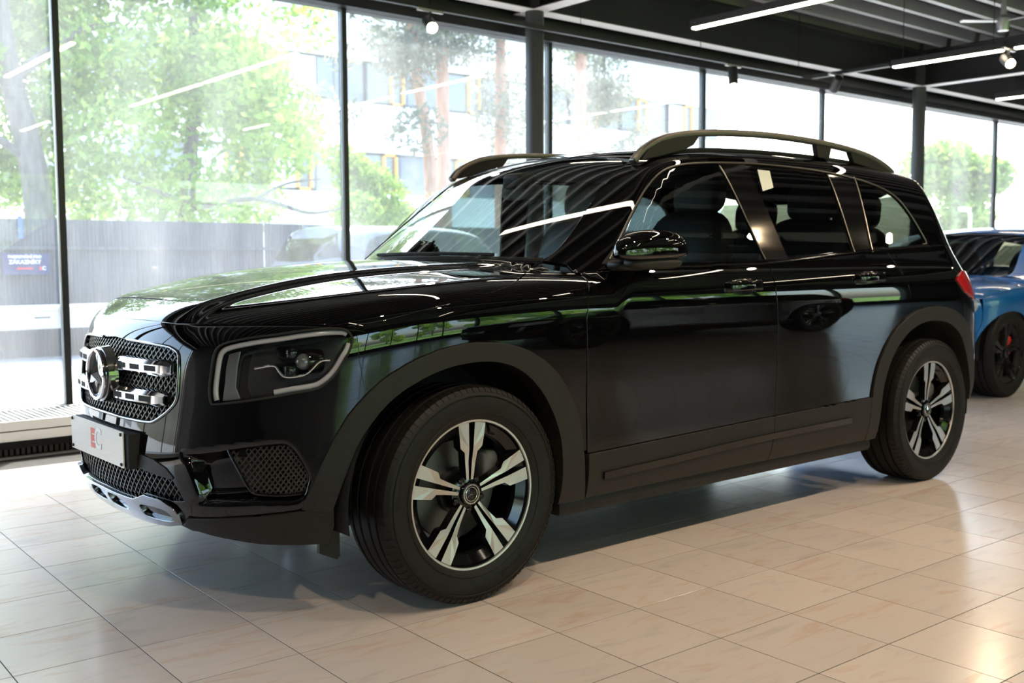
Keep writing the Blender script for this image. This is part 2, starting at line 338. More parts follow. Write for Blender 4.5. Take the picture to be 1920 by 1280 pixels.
# ------------------------------------------------ lamps
TUBE = emis('tube_light', (1, .86, .66), TUBE_S); SPOTE = emis('spot_lamp', (1, .74, .45), SPOT_E); LAMPB = bsdf('lamp_black', (.012, .012, .012), .45)
tr = empty('light_track', (2.0, 2.82, 2.9)); tag(tr, 'black lighting track running parallel to the glass front', 'light track')
MB().box((-10, -.018, 0), (5.06, .018, .032)).obj('rail', LAMPB, tr)
for x in np.arange(-8.5, 5.1, 1.5): MB().tube([(x, 0, .03), (x, 0, .6)], .003, 6).obj('hanger_wire', DARK, tr)
def spot(loc, aim, label, power=SPOT_P, e=True, grp='track spotlights', top=2.9, light=True):
    o = empty('spotlight', loc); tag(o, label, 'spotlight', grp); d = (Vector(aim)-Vector(loc)).normalized(); rot = d.to_track_quat('-Z', 'Y').to_euler()
    MB().box((-.11, -.014, top-loc[2]-.018), (.11, .014, top-loc[2])).obj('adapter', ALU, o)
    MB().tube([(0, 0, top-loc[2]-.01), (0, 0, 0)], .010, 8).obj('stem', LAMPB, o, smooth=True, angle=40)
    h_ = MB().lathe([(.0, .10), (.040, .10), (.045, .09), (.045, -.055), (.040, -.062), (.038, -.05)], 28, axis='z').obj('lamp_head', LAMPB, o, rot=rot, smooth=True, angle=35)
    MB().lathe([(0, -.052), (.020, -.0525), (.037, -.05)], 24, axis='z').obj('lamp_lens', SPOTE, h_, smooth=True)
    if light:
        L = bpy.data.lights.new('spot_beam', 'SPOT'); L.energy = power; L.spot_size = math.radians(SPOT_ANG); L.spot_blend = .7; L.shadow_soft_size = .04; L.color = (1, .80, .58)
        lo = bpy.data.objects.new('spot_beam', L); COL.objects.link(lo); lo.parent = h_; lo.location = (0, 0, -.075)
    return o
spot((2.50, 2.82, 2.79), (1.4, -.2, .9), 'black track spotlight shining down, nearest the left column'); spot((5.97, 2.82, 2.78), (5.97, 2.6, 0), 'small black track spotlight pointing straight down before the glass'); spot((7.16, 2.50, 2.79), (7.9, 3.6, 1.7), 'tilted black track spotlight at the corner of the light track', light=False)
spot((7.24, .84, 2.79), (4.2, -2.4, .3), 'bright glowing spotlight hanging below the right strip light', top=2.9, power=6)
def tube_light(x, y0, y1, label):
    o = empty('strip_light', (x, (y0+y1)/2, 2.9)); tag(o, label, 'strip light', 'strip lights under the ceiling'); h_ = (y1-y0)/2
    MB().box((-.030, -h_, .0), (.030, h_, .055)).obj('housing', LAMPB, o); MB().box((-.024, -h_+.02, -.014), (.024, h_-.02, 0)).obj('diffuser', TUBE, o)
    for s in (-1, 1): MB().tube([(0, s*h_*.8, .05), (0, s*h_*.8, .62)], .003, 6).obj('hanger_wire', DARK, o)
for x, y0, y1, lb in ((.85, -1.10, 1.0, 'lit strip light mirrored in the leftmost glass pane'), (2.5, -.22, 1.75, 'window-side half of the lit strip mirrored across the wide leafy pane'), (2.5, -2.27, -.28, 'hall-side half of the lit strip mirrored across the wide leafy pane'), (2.15, -5.5, -4.2, 'lit strip light far behind the photographer, left'),
                      (4.46, .45, 2.035, 'long lit strip light crossing the top edge over the car roof'), (4.5, -1.35, .25, 'next lit strip in line with the one crossing the top edge'), (4.5, -3.5, -2.75, 'short lit strip light above the hall behind the car'),
                      (7.24, .87, 1.94, 'lit strip light joined to the corner of the light track'), (7.24, -.9, .80, 'lit strip light beyond the glowing spotlight at the right edge'), (10.05, .2, 2.29, 'short piece of lit strip light at the right edge'), (7.24, -5.2, -3.6, 'lit strip light far behind the photographer, right'), (-1.4, -4.5, -2.9, 'lit strip light above and left of the photographer')):
    tube_light(x, y0, y1, lb)
MB().box((7.215, 1.96, 2.905), (7.265, 2.82, 2.94)).obj('light_track', LAMPB); tag(bpy.data.objects['light_track.001'], 'short black track joining the strip light to the long track', 'light track')
# ring of arms under the deck, far right
fx = empty('ceiling_fan', (7.97, 1.24, 3.3)); tag(fx, 'small pale ceiling fan with three blades near the top right corner', 'ceiling fan')
FANM = bsdf('fan_metal', (.5, .5, .5), .3, metal=.7)
MB().lathe([(0, -.09), (.05, -.085), (.06, -.03), (.06, .03), (.03, .06), (.015, .27)], 24, axis='z').obj('motor', FANM, fx, smooth=True, angle=40)
for a in (2.5, 4.6, .4): mb = MB().prism([(.05,-.02),(.40,-.035),(.42,0),(.40,.035),(.05,.02)], .0, .008, 'xy'); mb.obj('blade', FANM, fx, rot=(.15, 0, a))
# spotlights on the hall side, lighting the car and the floor
tr2 = empty('light_track', (2.0, -2.6, 2.9)); tag(tr2, 'black lighting track over the hall behind the photographer', 'light track')
MB().box((-6, -.018, 0), (8.5, .018, .032)).obj('rail', LAMPB, tr2)
for x in np.arange(-5.5, 8.5, 1.5): MB().tube([(x, 0, .03), (x, 0, .6)], .003, 6).obj('hanger_wire', DARK, tr2)
for i, (x, ax, ay) in enumerate(((-2.2,-1.0,-1.5), (-.4,.2,-1.2), (1.0,1.2,-1.3), (2.46,2.2,-1.3), (3.5,1.9,-1.8), (4.56,3.6,-1.4), (6.4,5.4,-1.2), (8.2,7.4,-1.2))):
    spot((x, -2.6, 2.78), (ax, ay, .2), 'warm spotlight on the hall track, %s from its left end' % ('first', 'second', 'third', 'fourth', 'fifth', 'sixth', 'seventh', 'eighth')[i], grp='hall spotlights')
# ---------------------------------------------------------------- car body surface (implicit)
def spl(xs, ys):
    """natural cubic spline, linear outside"""
    x = np.array(xs, float); y = np.array(ys, float); n = len(x); h = np.diff(x)
    A = np.eye(n); b = np.zeros(n)
    for i in range(1, n-1):
        A[i, i-1] = h[i-1]; A[i, i] = 2*(h[i-1]+h[i]); A[i, i+1] = h[i]
        b[i] = 6*((y[i+1]-y[i])/h[i]-(y[i]-y[i-1])/h[i-1])
    m = np.linalg.solve(A, b)
    s0 = (y[1]-y[0])/h[0]-h[0]*m[1]/6; s1 = (y[-1]-y[-2])/h[-1]+h[-1]*m[-2]/6
    def f(t):
        t = np.asarray(t, float); i = np.clip(np.searchsorted(x, t)-1, 0, n-2)
        a = x[i+1]-t; c = t-x[i]; hh = h[i]
        r = m[i]*a**3/(6*hh)+m[i+1]*c**3/(6*hh)+(y[i]/hh-m[i]*hh/6)*a+(y[i+1]/hh-m[i+1]*hh/6)*c
        return np.where(t < x[0], y[0]+s0*(t-x[0]), np.where(t > x[-1], y[-1]+s1*(t-x[-1]), r))
    return f
def smax(a, b, k):
    h = np.maximum(k-np.abs(a-b), 0)/k
    return np.maximum(a, b)+h**3*k/6
def smin(a, b, k): return -smax(-a, -b, k)
def sstep(a, b, t):
    t = np.clip((t-a)/(b-a), 0, 1); return t*t*t*(t*(t*6-15)+10)
sideW = spl([.16,.24,.30,.40,.50,.60,.75,.88,.96,1.02,1.08,1.13,1.20,1.30,1.40,1.48,1.55,1.64],
            [.815,.868,.888,.897,.897,.900,.910,.916,.913,.899,.874,.851,.824,.787,.746,.708,.664,.590])
planW = spl([-1,-.6,0,.7,1.5,2.2,2.83,3.2,3.6,4],[.985,.99,1.,.992,.99,.994,1.0,.995,.97,.93])
frontX = spl([.18,.26,.33,.42,.52,.62,.72,.86,.93,1.1],[-.70,-.79,-.838,-.857,-.852,-.838,-.826,-.806,-.79,-.70])
rearX = spl([.2,.315,.45,.63,.75,.93,1.04,1.24,1.45,1.55],[3.52,3.64,3.79,3.81,3.76,3.62,3.46,3.30,3.13,3.02])
hoodZ = spl([-.95,-.8,-.7,-.5,-.25,0,.3,.6],[.86,.925,.958,1.008,1.052,1.077,1.092,1.097])
roofZ = spl([.8,1.0,1.2,1.5,2.0,2.5,3.0,3.3],[1.44,1.505,1.556,1.592,1.608,1.600,1.562,1.52])
X0 = -.02; NF = 2.5
def F(P):
    x, y, z = P[..., 0], P[..., 1], P[..., 2]; s = np.abs(y)
    W = np.maximum(sideW(np.clip(z,.1,1.75)),.3)*planW(np.clip(x, -.9, 3.9)); b = s/W
    a = np.maximum((X0-x)/(X0-frontX(np.clip(z,.1,1.3))), 0)
    sd = ((a**NF+b**NF)**(1/NF)-1)*.9
    ar = np.maximum((x-3.0)/(rearX(np.clip(z,.1,1.6))-3.0), 0); NR = 2.6
    rr = ((ar**NR+b**NR)**(1/NR)-1)*.8
    sd = np.where(x < 1.5, sd, rr)
    dome = .017*(1-sstep(.36, .47, s-.10*sstep(-.7, .5, x)))*sstep(-.80, -.62, x)
    hood = (z-(hoodZ(x)-.010-.05*(s/.85)**2+dome))*.95
    bow = .20-.25*(z-1.09)
    ws = ((.335+(z-1.09)*1.58+bow*(s/.62)**2)-x)*.53
    roof = z-(roofZ(x)-.045*(s/.6)**2)
    gh = smax(ws, roof, .05)
    lo = smax(sd, hood, .17)
    up = smax(smax(sd, roof, .12), ws, .05)
    return np.minimum(lo, up)
def Fgrad(P, e=1e-3):
    g = np.stack([F(P+d)-F(P-d) for d in np.eye(3)*e], -1)
    return g/np.maximum(np.linalg.norm(g, axis=-1, keepdims=True), 1e-9)
def root(o, d, t0, t1, n=64, it=26, func=None):
    """first sign change of F along o+t*d between t0 and t1"""
    func = func or F
    o = np.asarray(o, float); d = np.asarray(d, float)
    ts = np.linspace(t0, t1, n)
    lo = np.full(d.shape[:-1], t0, float); hi = np.full(d.shape[:-1], t1, float); done = np.zeros(lo.shape, bool)
    f0 = func(o+d*t0); sg = np.sign(f0); prev = lo.copy()
    for t in ts[1:]:
        f = func(o+d*t); c = (np.sign(f) != sg) & ~done
        lo = np.where(c, prev, lo); hi = np.where(c, t, hi); done |= c; prev = np.full_like(prev, t)
    for _ in range(it):
        m = (lo+hi)/2; f = func(o+d*m[..., None]); c = np.sign(f) == sg
        lo = np.where(c, m, lo); hi = np.where(c, hi, m)
    return o+d*((lo+hi)/2)[..., None], done
# ---------------------------------------------------------------- panels cut out of the body surface
class Par:
    def __init__(s, kind): s.kind = kind
    def to2(s, P):
        P = np.asarray(P); return {'side': P[:, [0, 2]], 'front': P[:, [1, 2]], 'top': P[:, [0, 1]]}[s.kind]
    def to3(s, Q):
        n = len(Q); z = np.zeros(n)
        if s.kind == 'side': o = np.stack([Q[:, 0], z-1.15, Q[:, 1]], 1); d = (0, 1, 0); t1 = 1.1
        elif s.kind == 'front': o = np.stack([z-1.3, Q[:, 0], Q[:, 1]], 1); d = (1, 0, 0); t1 = 3.2
        else: o = np.stack([Q[:, 0], Q[:, 1], z+1.9], 1); d = (0, 0, -1); t1 = 1.5
        return root(o, np.tile(np.array(d, float), (n, 1)), 0, t1, n=70)[0]
class Gno:
    def __init__(s, c, axis, k):
        s.c = np.array(c, float); a = np.array(axis, float); s.a = a/np.linalg.norm(a); s.k = k
        r = np.array([0, 0, 1.]) if abs(s.a[2]) < .9 else np.array([1., 0, 0])
        s.e1 = np.cross(r, s.a); s.e1 /= np.linalg.norm(s.e1); s.e2 = np.cross(s.a, s.e1)
    def to2(s, P):
        v = np.asarray(P)-s.c; w_ = v@s.a; return np.stack([v@s.e1/w_, v@s.e2/w_], 1)*s.k
    def to3(s, Q):
        d = s.a+(Q[:, :1]*s.e1+Q[:, 1:]*s.e2)/s.k; return root(np.tile(s.c, (len(Q), 1)), d, .05, 2.6, n=110)[0]
SIDE, FRONT, TOP = Par('side'), Par('front'), Par('top')
G_FASCIA = Gno((.15, 0, .55), (-1, 0, 0), .9); G_HOOD = Gno((-.05, 0, .1), (0, 0, 1), .9); G_FEND = Gno((.05, .15, .55), (0, -1, 0), 1.05); G_UP = Gno((1.7, .2, .75), (0, -1, .25), .95)
G_REAR = Gno((2.4, 0, .7), (1, 0, 0), 1.2)
def S(x, z): return SIDE.to3(np.array([[x, z]]))[0]
def Sl(L): return SIDE.to3(np.array(L, float))
def panel(name, dom, outline, mat, parent, holes=(), h=.022, off=0., depth=.012, gap=.0018, sides=(1,), two_d=False, deform=None, zs=None, label=None):
    """outline and holes: 3-D points on the body (or domain points when two_d). Returns the objects, one per side."""
    q = (lambda o: np.asarray(o, float)) if two_d else dom.to2
    out2 = resample(inset(q(outline), gap), h*.8); hol2 = [resample(inset(q(o), -gap), h*.6) for o in holes]
    lo, hi = out2.min(0), out2.max(0); gx = np.arange(lo[0], hi[0], h); gy = np.arange(lo[1], hi[1], h*.866); G = []
    for j, y in enumerate(gy): G.append(np.stack([gx+(h/2 if j % 2 else 0), np.full(len(gx), y)], 1))
    G = np.concatenate(G); k = inside(out2, G) & (dist_poly(out2, G) > h*.45)
    for o in hol2: k &= ~inside(o, G) & (dist_poly(o, G) > h*.45)
    G = G[k]; pts = []; edges = []
    for lp in [out2]+hol2:
        b = len(pts); pts += [tuple(p) for p in lp]; n = len(lp); edges += [(b+i, b+(i+1) % n) for i in range(n)]
    pts += [tuple(p) for p in G]
    r = delaunay_2d_cdt([Vector(p) for p in pts], edges, [], 0, 1e-6)
    Q = np.array([tuple(v) for v in r[0]]); T = np.array([f for f in r[2] if len(f) == 3])
    cen = Q[T].mean(1); k = inside(out2, cen)
    for o in hol2: k &= ~inside(o, cen)
    T = T[k]; used = np.unique(T); re = -np.ones(len(Q), int); re[used] = np.arange(len(used)); T = re[T]; Q = Q[used]
    P = dom.to3(Q)
    if deform is not None:
        N0 = Fgrad(P); P = P+N0*deform(P)[:, None]
        e = 2e-3; DU = dom.to3(Q+[e, 0]); DV = dom.to3(Q+[0, e])
        DU = DU+Fgrad(DU)*deform(DU)[:, None]; DV = DV+Fgrad(DV)*deform(DV)[:, None]
        N = np.cross(DU-P, DV-P); N /= np.linalg.norm(N, axis=1, keepdims=True); N *= np.sign((N*N0).sum(1, keepdims=True))
    else: N = Fgrad(P)
    P = P+N*off
    a, b, c = P[T[:, 0]], P[T[:, 1]], P[T[:, 2]]
    fl = ((np.cross(b-a, c-a)*N[T[:, 0]]).sum(1) < 0); T[fl] = T[fl][:, ::-1]
    V = P; NN = N; Fc = [tuple(t) for t in T]
    if depth:
        cnt = {}
        for t in T:
            for i in range(3):
                e = (t[i], t[(i+1) % 3]); cnt[e] = cnt.get(e, 0)+1
        be = [e for e in cnt if (e[1], e[0]) not in cnt]; bv = sorted({i for e in be for i in e}); ix = {v: i for i, v in enumerate(bv)}
        tn = np.zeros((len(bv), 3))
        for e in be:
            t = P[e[1]]-P[e[0]]; n_ = np.cross(t, N[e[0]]); n_ /= max(np.linalg.norm(n_), 1e-9); tn[ix[e[0]]] += n_; tn[ix[e[1]]] += n_
        tn /= np.maximum(np.linalg.norm(tn, axis=1, keepdims=True), 1e-9); nb = N[bv]
        rw = min(.0022, depth*.3); b0 = len(V)
        # rounded lip, then the return flange
        rings = [(P[bv], nb), (P[bv]+tn*rw*.7-nb*rw*.3, nb*.7+tn*.7), (P[bv]+tn*rw-nb*rw, tn), (P[bv]+tn*rw-nb*depth, tn)]
        V = np.concatenate([V]+[r_[0] for r_ in rings[1:]]); NN = np.concatenate([NN]+[r_[1] for r_ in rings[1:]]); m_ = len(bv)
        idx = lambda ring, v: v if ring == 0 else b0+(ring-1)*m_+ix[v]
        for e in be:
            for rg in range(3): Fc.append((idx(rg, e[1]), idx(rg, e[0]), idx(rg+1, e[0]), idx(rg+1, e[1])))
    if zs is not None: V = V*[1, 1, zs]; NN = NN/[1, 1, zs]
    objs = []
    for sd in sides:
        if sd == 1: me = mkmesh(name, V, Fc, mat, NN)
        else: me = mkmesh(name, V*[1, -1, 1], [f[::-1] for f in Fc], mat, NN*[1, -1, 1])
        o = link(name, me, parent)
        if label: o['label'] = label
        objs.append(o)
    return objs
def mirror_y(P): P = np.array(P, float); return P*[1, -1, 1]
def sym(half):
    """half outline from centre front over the near side back to the centre -> closed outline over both sides"""
    h_ = np.array(half, float); o = mirror_y(h_)[::-1]
    return np.concatenate([h_, o[(1 if abs(h_[-1][1]) < 1e-6 else 0):(len(o)-1 if abs(h_[0][1]) < 1e-6 else len(o))]])
def surf_tube(P3, off, r, name, mat, parent, sides=(1,), n=8, closed=False, sq=None, k=6):
    P = cr(P3, k, closed); d = []
    N = Fgrad(P)
    for _ in range(6): P = P-N*np.clip(F(P), -.02, .02)[:, None]*.8
    N = Fgrad(P); P = P+N*off; o = []
    for sd in sides:
        Q = P*[1, sd, 1]; mb = MB(); mb.tube([Vector(p) for p in Q], r, n, closed=closed, sq=sq, up=tuple(N[0]*[1, sd, 1]))
        o.append(mb.obj(name, mat, parent, smooth=True, angle=50))
    return o
# outlines measured on the body (metres; x to the rear, y to the far side, z up)
TR = {
  'headlight': [[-0.72,-0.559,0.675],[-0.721,-0.552,0.712],[-0.714,-0.555,0.771],[-0.705,-0.558,0.818],[-0.694,-0.568,0.84],[-0.677,-0.591,0.853],[-0.629,-0.656,0.869],[-0.577,-0.713,0.879],[-0.523,-0.76,0.889],[-0.464,-0.802,0.895],[-0.425,-0.827,0.893],[-0.409,-0.839,0.878],[-0.404,-0.843,0.861],[-0.414,-0.841,0.829],[-0.427,-0.835,0.805],[-0.45,-0.823,0.764],[-0.475,-0.808,0.735],[-0.502,-0.791,0.718],[-0.551,-0.756,0.708],[-0.606,-0.708,0.695],[-0.658,-0.651,0.683],[-0.69,-0.608,0.676],[-0.713,-0.571,0.671]],
  'grille': [[-0.801,-0.111,0.841],[-0.786,-0.285,0.838],[-0.769,-0.378,0.833],[-0.761,-0.42,0.819],[-0.762,-0.433,0.791],[-0.767,-0.438,0.741],[-0.775,-0.435,0.675],[-0.79,-0.399,0.637],[-0.806,-0.353,0.609],[-0.817,-0.311,0.598],[-0.835,-0.182,0.597],[-0.84,-0.081,0.6]],
  'lowgrille': [[-0.846,-0.224,0.459],[-0.828,-0.332,0.448],[-0.807,-0.407,0.439],[-0.796,-0.44,0.436],[-0.781,-0.471,0.393],[-0.774,-0.479,0.371],[-0.807,-0.393,0.379],[-0.829,-0.314,0.395],[-0.833,-0.291,0.387],[-0.835,-0.249,0.361],[-0.844,-0.172,0.363],[-0.85,-0.083,0.37]],
  'intake': [[-0.7,-0.61,0.539],[-0.692,-0.619,0.55],[-0.635,-0.685,0.567],[-0.584,-0.732,0.564],[-0.564,-0.749,0.559],[-0.542,-0.765,0.53],[-0.529,-0.775,0.486],[-0.521,-0.781,0.448],[-0.526,-0.778,0.422],[-0.545,-0.765,0.409],[-0.589,-0.733,0.405],[-0.64,-0.686,0.408],[-0.659,-0.667,0.42],[-0.678,-0.645,0.468]],
  'scoop': [[-0.783,-0.46,0.523],[-0.742,-0.542,0.543],[-0.693,-0.618,0.557],[-0.616,-0.704,0.57],[-0.562,-0.749,0.564],[-0.52,-0.781,0.482],[-0.519,-0.783,0.435],[-0.547,-0.762,0.38],[-0.654,-0.667,0.371],[-0.749,-0.525,0.357],[-0.761,-0.516,0.393],[-0.773,-0.492,0.472]],
  'trimbar': [[-0.844,-0.23,0.479],[-0.833,-0.293,0.498],[-0.82,-0.357,0.489],[-0.805,-0.412,0.47],[-0.794,-0.444,0.443],[-0.796,-0.44,0.436],[-0.807,-0.407,0.439],[-0.828,-0.332,0.448],[-0.843,-0.245,0.457]],
  'dlo': [[0.685,-0.817,1.093],[0.77,-0.792,1.182],[0.872,-0.762,1.283],[0.962,-0.738,1.363],[1.072,-0.714,1.431],[1.198,-0.698,1.465],[1.385,-0.692,1.484],[1.636,-0.687,1.496],[1.935,-0.689,1.496],[2.249,-0.701,1.483],[2.529,-0.722,1.449],[2.701,-0.747,1.396],[2.79,-0.783,1.309],[2.853,-0.827,1.192],[2.858,-0.838,1.161],[2.621,-0.842,1.149],[2.161,-0.847,1.126],[1.595,-0.86,1.092],[1.348,-0.863,1.084],[1.027,-0.864,1.081]],
  'ws': [[0.52,-0.604,1.086],[0.562,-0.63,1.105],[0.596,-0.635,1.129],[0.689,-0.623,1.205],[0.8,-0.594,1.298],[0.923,-0.571,1.396],[1.017,-0.56,1.459],[1.081,-0.473,1.499],[1.102,-0.264,1.525],[1.081,0.055,1.527],[1.019,0.254,1.497]],
  'b1': [[1.54,-0.695,1.484],[1.436,-0.86,1.09]],
  'b2': [[1.705,-0.69,1.493],[1.615,-0.859,1.094]],
  'c1': [[2.209,-0.702,1.481],[2.204,-0.848,1.126]],
  'c2': [[2.361,-0.707,1.473],[2.419,-0.842,1.143]],
  'hoodgap': [[-0.766,-0.023,0.905],[-0.752,-0.265,0.904],[-0.729,-0.398,0.902],[-0.668,-0.548,0.908],[-0.592,-0.673,0.909],[-0.514,-0.755,0.909],[-0.428,-0.821,0.902],[-0.342,-0.86,0.911],[-0.245,-0.884,0.93],[-0.073,-0.893,0.962],[0.167,-0.862,1.006],[0.357,-0.733,1.046],[0.517,-0.612,1.08]],
  'rubstrip': [[0.577,-0.888,0.333],[0.921,-0.885,0.342],[1.4,-0.886,0.36],[1.998,-0.889,0.369],[2.13,-0.89,0.37]],
  'sensor1': [[-0.673,-0.646,0.53]],
  'sensor2': [[-0.477,-0.804,0.547]],
  'sticker': [[1.686,-0.705,1.471],[1.771,-0.705,1.47],[1.75,-0.742,1.395],[1.667,-0.749,1.377]],
  'lamp_trim': [[-0.637,-0.669,0.779],[-0.598,-0.712,0.788],[-0.586,-0.725,0.771],[-0.576,-0.735,0.757],[-0.554,-0.754,0.755],[-0.521,-0.778,0.765],[-0.49,-0.799,0.799],[-0.464,-0.815,0.803]],
  'lamp_proj': [[-0.532,-0.77,0.797]],
  'lamp_bezel': [[-0.69,-0.584,0.822],[-0.668,-0.617,0.832],[-0.678,-0.614,0.779],[-0.684,-0.612,0.72],[-0.675,-0.627,0.686],[-0.71,-0.575,0.679],[-0.704,-0.579,0.731],[-0.699,-0.58,0.778]]}
# ================================================================= the black SUV
def text_mesh(s, size, mats, extrude=.001, align='CENTER', bold=0.):
    cu = bpy.data.curves.new('lettering', 'FONT'); cu.body = s; cu.size = size; cu.extrude = extrude; cu.align_x = align; cu.align_y = 'CENTER'; cu.offset = bold; cu.resolution_u = 3
    o = bpy.data.objects.new('lettering', cu); COL.objects.link(o); bpy.context.view_layer.update()
    me = bpy.data.meshes.new_from_object(o.evaluated_get(bpy.context.evaluated_depsgraph_get())); bpy.data.objects.remove(o); bpy.data.curves.remove(cu)
    me.materials.clear(); me.materials.append(mats); return me
def place_text(name, me, parent, o, xd, ud):
    x = Vector(xd).normalized(); u = Vector(ud).normalized(); n = x.cross(u); M = Matrix((x, u, n)).transposed().to_4x4(); M.translation = Vector(o)
    me.transform(M); return link(name, me, parent)
def sbox(c, h, e=.35, n=20, m_=14, shear=None):
    """rounded box (superellipsoid) centred at c, half sizes h"""
    V = []; Fc = []; f = lambda v: math.copysign(abs(v)**e, v)
    for j in range(1, m_):
        b = -math.pi/2+math.pi*j/m_
        for i in range(n):
            a = 2*math.pi*i/n; V.append([h[0]*f(math.cos(b))*f(math.cos(a)), h[1]*f(math.cos(b))*f(math.sin(a)), h[2]*f(math.sin(b))])
    for j in range(m_-2):
        for i in range(n): Fc.append((j*n+i, j*n+(i+1) % n, (j+1)*n+(i+1) % n, (j+1)*n+i))
    V.append([0, 0, -h[2]]); V.append([0, 0, h[2]]); L = len(V)
    for i in range(n): Fc += [((i+1) % n, i, L-2), ((m_-2)*n+i, (m_-2)*n+(i+1) % n, L-1)]
    V = np.array(V)
    if shear is not None: V[:, 0] += V[:, 2]*shear
    return V+np.array(c), Fc

def lattice(name, dom, poly3, mat, parent, sp, off, wd=.0026, dp=.007, wob=.0, sides=(1,), ang=52):
    p2 = dom.to2(np.array(poly3, float)); lo, hi = p2.min(0), p2.max(0); mb = MB(); R_ = np.linalg.norm(hi-lo)
    c = (lo+hi)/2
    for sg in (1, -1):
        a = math.radians(ang*sg); d = np.array([math.cos(a), math.sin(a)]); nn = np.array([-d[1], d[0]]); k = int(R_/2/sp)+1
        for i in range(-k, k+1):
            t = np.arange(-R_/2-sp, R_/2+sp, .005); Q = c+nn*(i*sp)+t[:, None]*d+nn*(wob*np.sin(t*math.pi*2/sp/1.0+sg))[:, None]
            ok = inside(p2, Q); j = 0
            while j < len(Q):
                if not ok[j]: j += 1; continue
                e = j
                while e < len(Q) and ok[e]: e += 1
                if e-j >= 2:
                    P = dom.to3(Q[j:e]); N = Fgrad(P); P = P+N*(off+.0012*sg)
                    V = []; Fc = []; L = len(P); T = np.gradient(P, axis=0); T /= np.linalg.norm(T, axis=1, keepdims=True); B = np.cross(T, N)
                    for q in ((-wd, 0), (wd, 0), (wd*.7, -dp), (-wd*.7, -dp)): V.append(P+B*q[0]+N*q[1])
                    V = np.concatenate(V)
                    for s_ in range(L-1):
                        for k_ in range(4): Fc.append((k_*L+s_, ((k_+1) % 4)*L+s_, ((k_+1) % 4)*L+s_+1, k_*L+s_+1))
                    mb.add(V, Fc)
                j = e
    out = []
    for sd in sides:
        V = np.array(mb.V)*[1, sd, 1]; out.append(link(name, mkmesh(name, V, mb.F, mat, smooth=False), parent))
    return out

def curved_text(s, size, r, a_mid, h, mat):
    me = text_mesh(s, size, mat, .0006, bold=.0004)
    for v in me.vertices:
        x, y, z = v.co; a = a_mid-x/r; rr = r+y; v.co = (rr*math.cos(a), h-z, rr*math.sin(a))
    return me
def star_pts(R_, r0): return [(R_*math.sin(2*math.pi*k/3), R_*math.cos(2*math.pi*k/3)) for k in range(3)], [(r0*math.sin(2*math.pi*(k+.5)/3), r0*math.cos(2*math.pi*(k+.5)/3)) for k in range(3)]
def star_mesh(mb, R_, r0, ring, tw, h, c=(0, 0), mi=0, plane='yz', d=1, lift=.004):
    """three-pointed star with a raised ridge inside a ring; plane normal = -x or -y"""
    tip, val = star_pts(R_, r0); f = (lambda a, b, z: (z, c[0]+a, c[1]+b)) if plane == 'yz' else (lambda a, b, z: (c[0]+a, z, c[1]+b))
    V = [f(0, 0, h-lift*d)]; Fc = []
    for k in range(3): V += [f(*tip[k], h), f(*val[k], h)]
    V += [f(0, 0, h+.003*d)]
    for k in range(6): i, j = 1+k, 1+(k+1) % 6; Fc += [(0, i, j), (7, j, i)]
    mb.add(V, Fc, mi)
    P = [f(ring*math.cos(a), ring*math.sin(a), h) for a in np.linspace(0, 2*math.pi, 48, endpoint=False)]
    mb.tube([Vector(p) for p in P], tw, 8, closed=True, mi=mi)

def make_tyre(text=True):
    prof = [(.236,-.090),(.242,-.104),(.258,-.113),(.285,-.1195),(.310,-.1195),(.330,-.114),(.342,-.104),(.3465,-.092)]
    for g in (-.068, -.026, .026, .068): prof += [(.3485, g-.0058), (.3405, g-.0042), (.3405, g+.0042), (.3488, g+.0058)]
    prof += [(.3465,.092),(.342,.104),(.330,.114),(.285,.1195),(.258,.113),(.236,.09)]
    mb = MB(); mb.lathe(prof, 112, closed=True)
    # shoulder sipes: short raised blocks round the outer shoulder
    for k in range(88):
        a = 2*math.pi*k/88; ca, sa = math.cos(a), math.sin(a); ta = np.array([-sa, 0, ca])
        q = []
        for r, h in ((.3300,-.1160),(.3432,-.1055),(.3478,-.0935),(.3496,-.0765)):
            for w_ in (-.0078, .0078): q.append(np.array([r*ca, h, r*sa])+ta*w_)
        for r, h in ((.3300,-.1125),(.3432,-.1020),(.3440,-.0915),(.3440,-.0765)):
            for w_ in (-.0078, .0078): q.append(np.array([r*ca, h, r*sa])+ta*w_)
        mb.add(q, [(0,1,3,2),(2,3,5,4),(4,5,7,6),(0,2,10,8),(2,4,12,10),(4,6,14,12),(1,9,11,3),(3,11,13,5),(5,13,15,7),(6,7,15,14),(0,8,9,1)])
    # sidewall ribs
    for r in (.262, .318): mb.lathe([(r-.0015,-.1195 if r > .3 else -.113), (r, -.1215 if r > .3 else -.1160), (r+.0015, -.119 if r > .3 else -.1145)], 96)
    return mb.mesh('tyre', RUBBER, smooth=True, angle=28)
